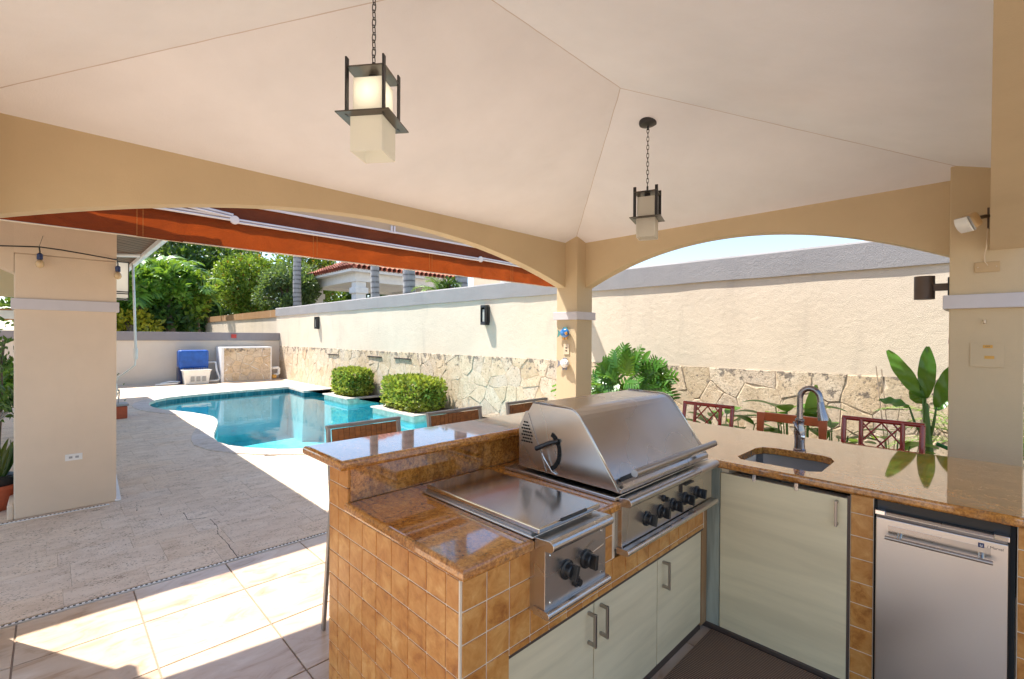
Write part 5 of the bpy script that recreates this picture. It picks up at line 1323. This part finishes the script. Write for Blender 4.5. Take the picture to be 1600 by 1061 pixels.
crown('yellow-green bush left of the croton above the low wall', 'croton_bush', 'shrub', .7, 21.0, 1.9, .6, .4, .6, 800, .17, 'leaf_yellow', 61)
crown('round yellow-green ficus tree with reddish tips beyond the boundary wall', 'ficus_tree', 'tree', 7.5, 27.6, 3.9, 1.75, 1.7, 1.95, 12000, .17, 'leaf_ficus', 62)
crown('dense blue-green tree leaning over the brown wall cap', 'ficus_tree', 'tree', 8.1, 23.6, 3.75, 1.35, 1.5, 1.45, 11000, .15, 'leaf_blue', 63)
crown('taller yellow-green tree top behind the dense tree', 'ficus_tree', 'tree', 10.6, 27.5, 4.9, 2.1, 1.8, 1.9, 9000, .18, 'leaf_ficus', 64)
crown('tall dark tree in the back behind the palm clump', 'background_tree', 'tree', 7.2, 36, 6.2, 3.6, 2.5, 2.8, 8000, .30, 'leaf_dark', 65, group='background trees')
crown('dark background tree at far left behind the palms', 'background_tree', 'tree', 1.6, 31, 3.6, 3.2, 2, 3.2, 8000, .28, 'leaf_dark', 66, group='background trees')
crown('dark background tree between palms and ficus', 'background_tree', 'tree', 6.0, 33, 3.0, 3.0, 2, 2.6, 7000, .28, 'leaf_dark', 67, group='background trees')
crown('bluish distant tree above the palm clump', 'background_tree', 'tree', 8.8, 40, 7.2, 3.5, 2, 2.8, 5000, .32, 'leaf_blue', 68, group='background trees')
crown('dark tree seen through the gazebo opening', 'background_tree', 'tree', 16, 31, 4.0, 3.0, 2.5, 3.0, 7000, .28, 'leaf_dark', 69, group='background trees')
crown('dark shrub mass behind the gazebo columns', 'background_tree', 'tree', 19.5, 30, 3.5, 3.5, 2.5, 2.5, 5000, .28, 'leaf_dark', 70, group='background trees')
for k, (x, y, z) in enumerate(((3.1, 21.3, 3.45), (4.0, 21.8, 3.1), (2.2, 21.2, 3.2), (3.2, 21.6, 2.4))):
    crown(('bright leafy mass at the heart of the palm clump', 'bright leafy mass right side of the palm clump', 'bright leafy mass at the left of the palm clump', 'lower leafy mass under the palm clump')[k], 'leafy_tree', 'tree', x, y, z, .85, .6, .8, 1500, .27, ('leaf_bright', 'leaf_ficus', 'leaf_bright', 'leaf_dark')[k], 170+k)
# royal palm trunks
for k, (px_, y, tr) in enumerate(((8.0, 22.0, .175), (8.35, 15.5, .15), (8.1, 12.86, .19), (8.6, 10.83, .18))):
    palm(('slim grey palm trunk left of the gazebo', 'grey palm trunk in front of the gazebo column', 'thick grey palm trunk at the right of the gazebo', 'grey palm trunk nearest the centre column')[k], 'royal_palm', px_, y, 7.5, 11, 2.6, 'leaf_bright', 80+k, tr, .7, .05, 'grey royal palm trunks beyond the wall')
palm('low bright palm crown just above the grey wall cap', 'low_palm', 8.4, 11.45, 2.75, 15, 1.15, 'leaf_fern', 90, .10, .34, .03, el=(.2, 1.3))
crown('small dark bush right of the low bright palm', 'small_bush', 'shrub', 8.3, 10.95, 2.95, .35, .35, .38, 450, .13, 'leaf_dark', 91)
# gazebo
gz = thing('gazebo', 'white-columned gazebo with red clay tile roof beyond the pool wall', 'gazebo', (11.5, 21.5, 0))
gx0, gx1, gy0, gy1, gt = 9.35, 14.3, 19.1, 24.2, 4.10
for x in (gx0, gx1-.55):
    for y in (gy0, gy1-.55):
        c = MB().box(x+.08, x+.53, y+.08, y+.53, 0, gt-.12).build('column', 'white_paint', gz); MB().box(x, x+.61, y, y+.61, 3.47, 3.73).build('capital', 'white_paint', c, bevel=.02)
MB().box(gx0, gx1, gy0, gy0+.5, gt-.12, gt+.25).box(gx0, gx1, gy1-.5, gy1, gt-.12, gt+.25).box(gx0, gx0+.5, gy0+.501, gy1-.501, gt-.12, gt+.25).box(gx1-.5, gx1, gy0+.501, gy1-.501, gt-.12, gt+.25).build('beam', 'white_paint', gz)
MB().box(gx0-.35, gx1+.35, gy0-.35, gy1+.35, gt+.251, gt+.38).build('eave', 'white_paint', gz)
ex0, ex1, ey0, ey1, ez = gx0-.42, gx1+.42, gy0-.42, gy1+.42, gt+.40
cx_, cy_, pz = (ex0+ex1)/2, (ey0+ey1)/2, gt+1.75
MB().add([(ex0, ey0, ez-.02), (ex1, ey0, ez-.02), (ex1, ey1, ez-.02), (ex0, ey1, ez-.02), (cx_, cy_, pz-.05)], [(0, 1, 4), (1, 2, 4), (2, 3, 4), (3, 0, 4), (0, 3, 2, 1)]).build('roof_deck', 'roof_clay', gz)
mb = MB()
def tiles(a, b_, apex, inward):
    L = (Vector(b_)-Vector(a)).length; n = int(L/.24); A = Vector(a); B = Vector(b_); P = Vector(apex); M_ = (A+B)/2
    for k in range(n):
        t_ = (k+.5)/n; s_ = A.lerp(B, t_); reach = 1-abs(2*t_-1); slope = (P-M_); rows = max(1, int(reach*slope.length/.33))
        for j in range(rows):
            q0 = s_+slope*(j*.33/slope.length); q1 = s_+slope*min(reach, ((j+1)*.33+.04)/slope.length)
            mb.tube([tuple(q0+Vector((0, 0, .045))), tuple(q1+Vector((0, 0, .02)))], [.105, .085], 6, cap=False)
E0, E1, E2, E3, AP = (ex0, ey0, ez), (ex1, ey0, ez), (ex1, ey1, ez), (ex0, ey1, ez), (cx_, cy_, pz)
tiles(E0, E1, AP, 0); tiles(E3, E0, AP, 0)
tag(mb.build('roof_tiles', 'roof_clay', gz, recalc=False), kind='stuff')
MB().box(gx0+.5, gx1-.5, gy0+.5, gy1-.5, gt-.02, gt+.02).build('gazebo_ceiling', 'ceiling_paint', gz)
nb = thing('neighbour_house', 'cream and white house corner seen above the wall beside the last palm trunk', 'house', (15, 15, 0))
MB().box(14.6, 24, 15.2, 17.5, 0, 5.2).build('wall', 'cream_paint', nb); MB().box(13.2, 14.1, 11.9, 14.1, 0, 5.4).build('annex', 'white_paint', nb)
MB().box(13.1, 14.1, 11.8, 14.15, 5.4, 5.6).build('roof', 'roof_clay', nb)
MB().box(13.17, 13.195, 12.3, 13.0, 3.2, 4.6).build('window', 'black_metal', nb)
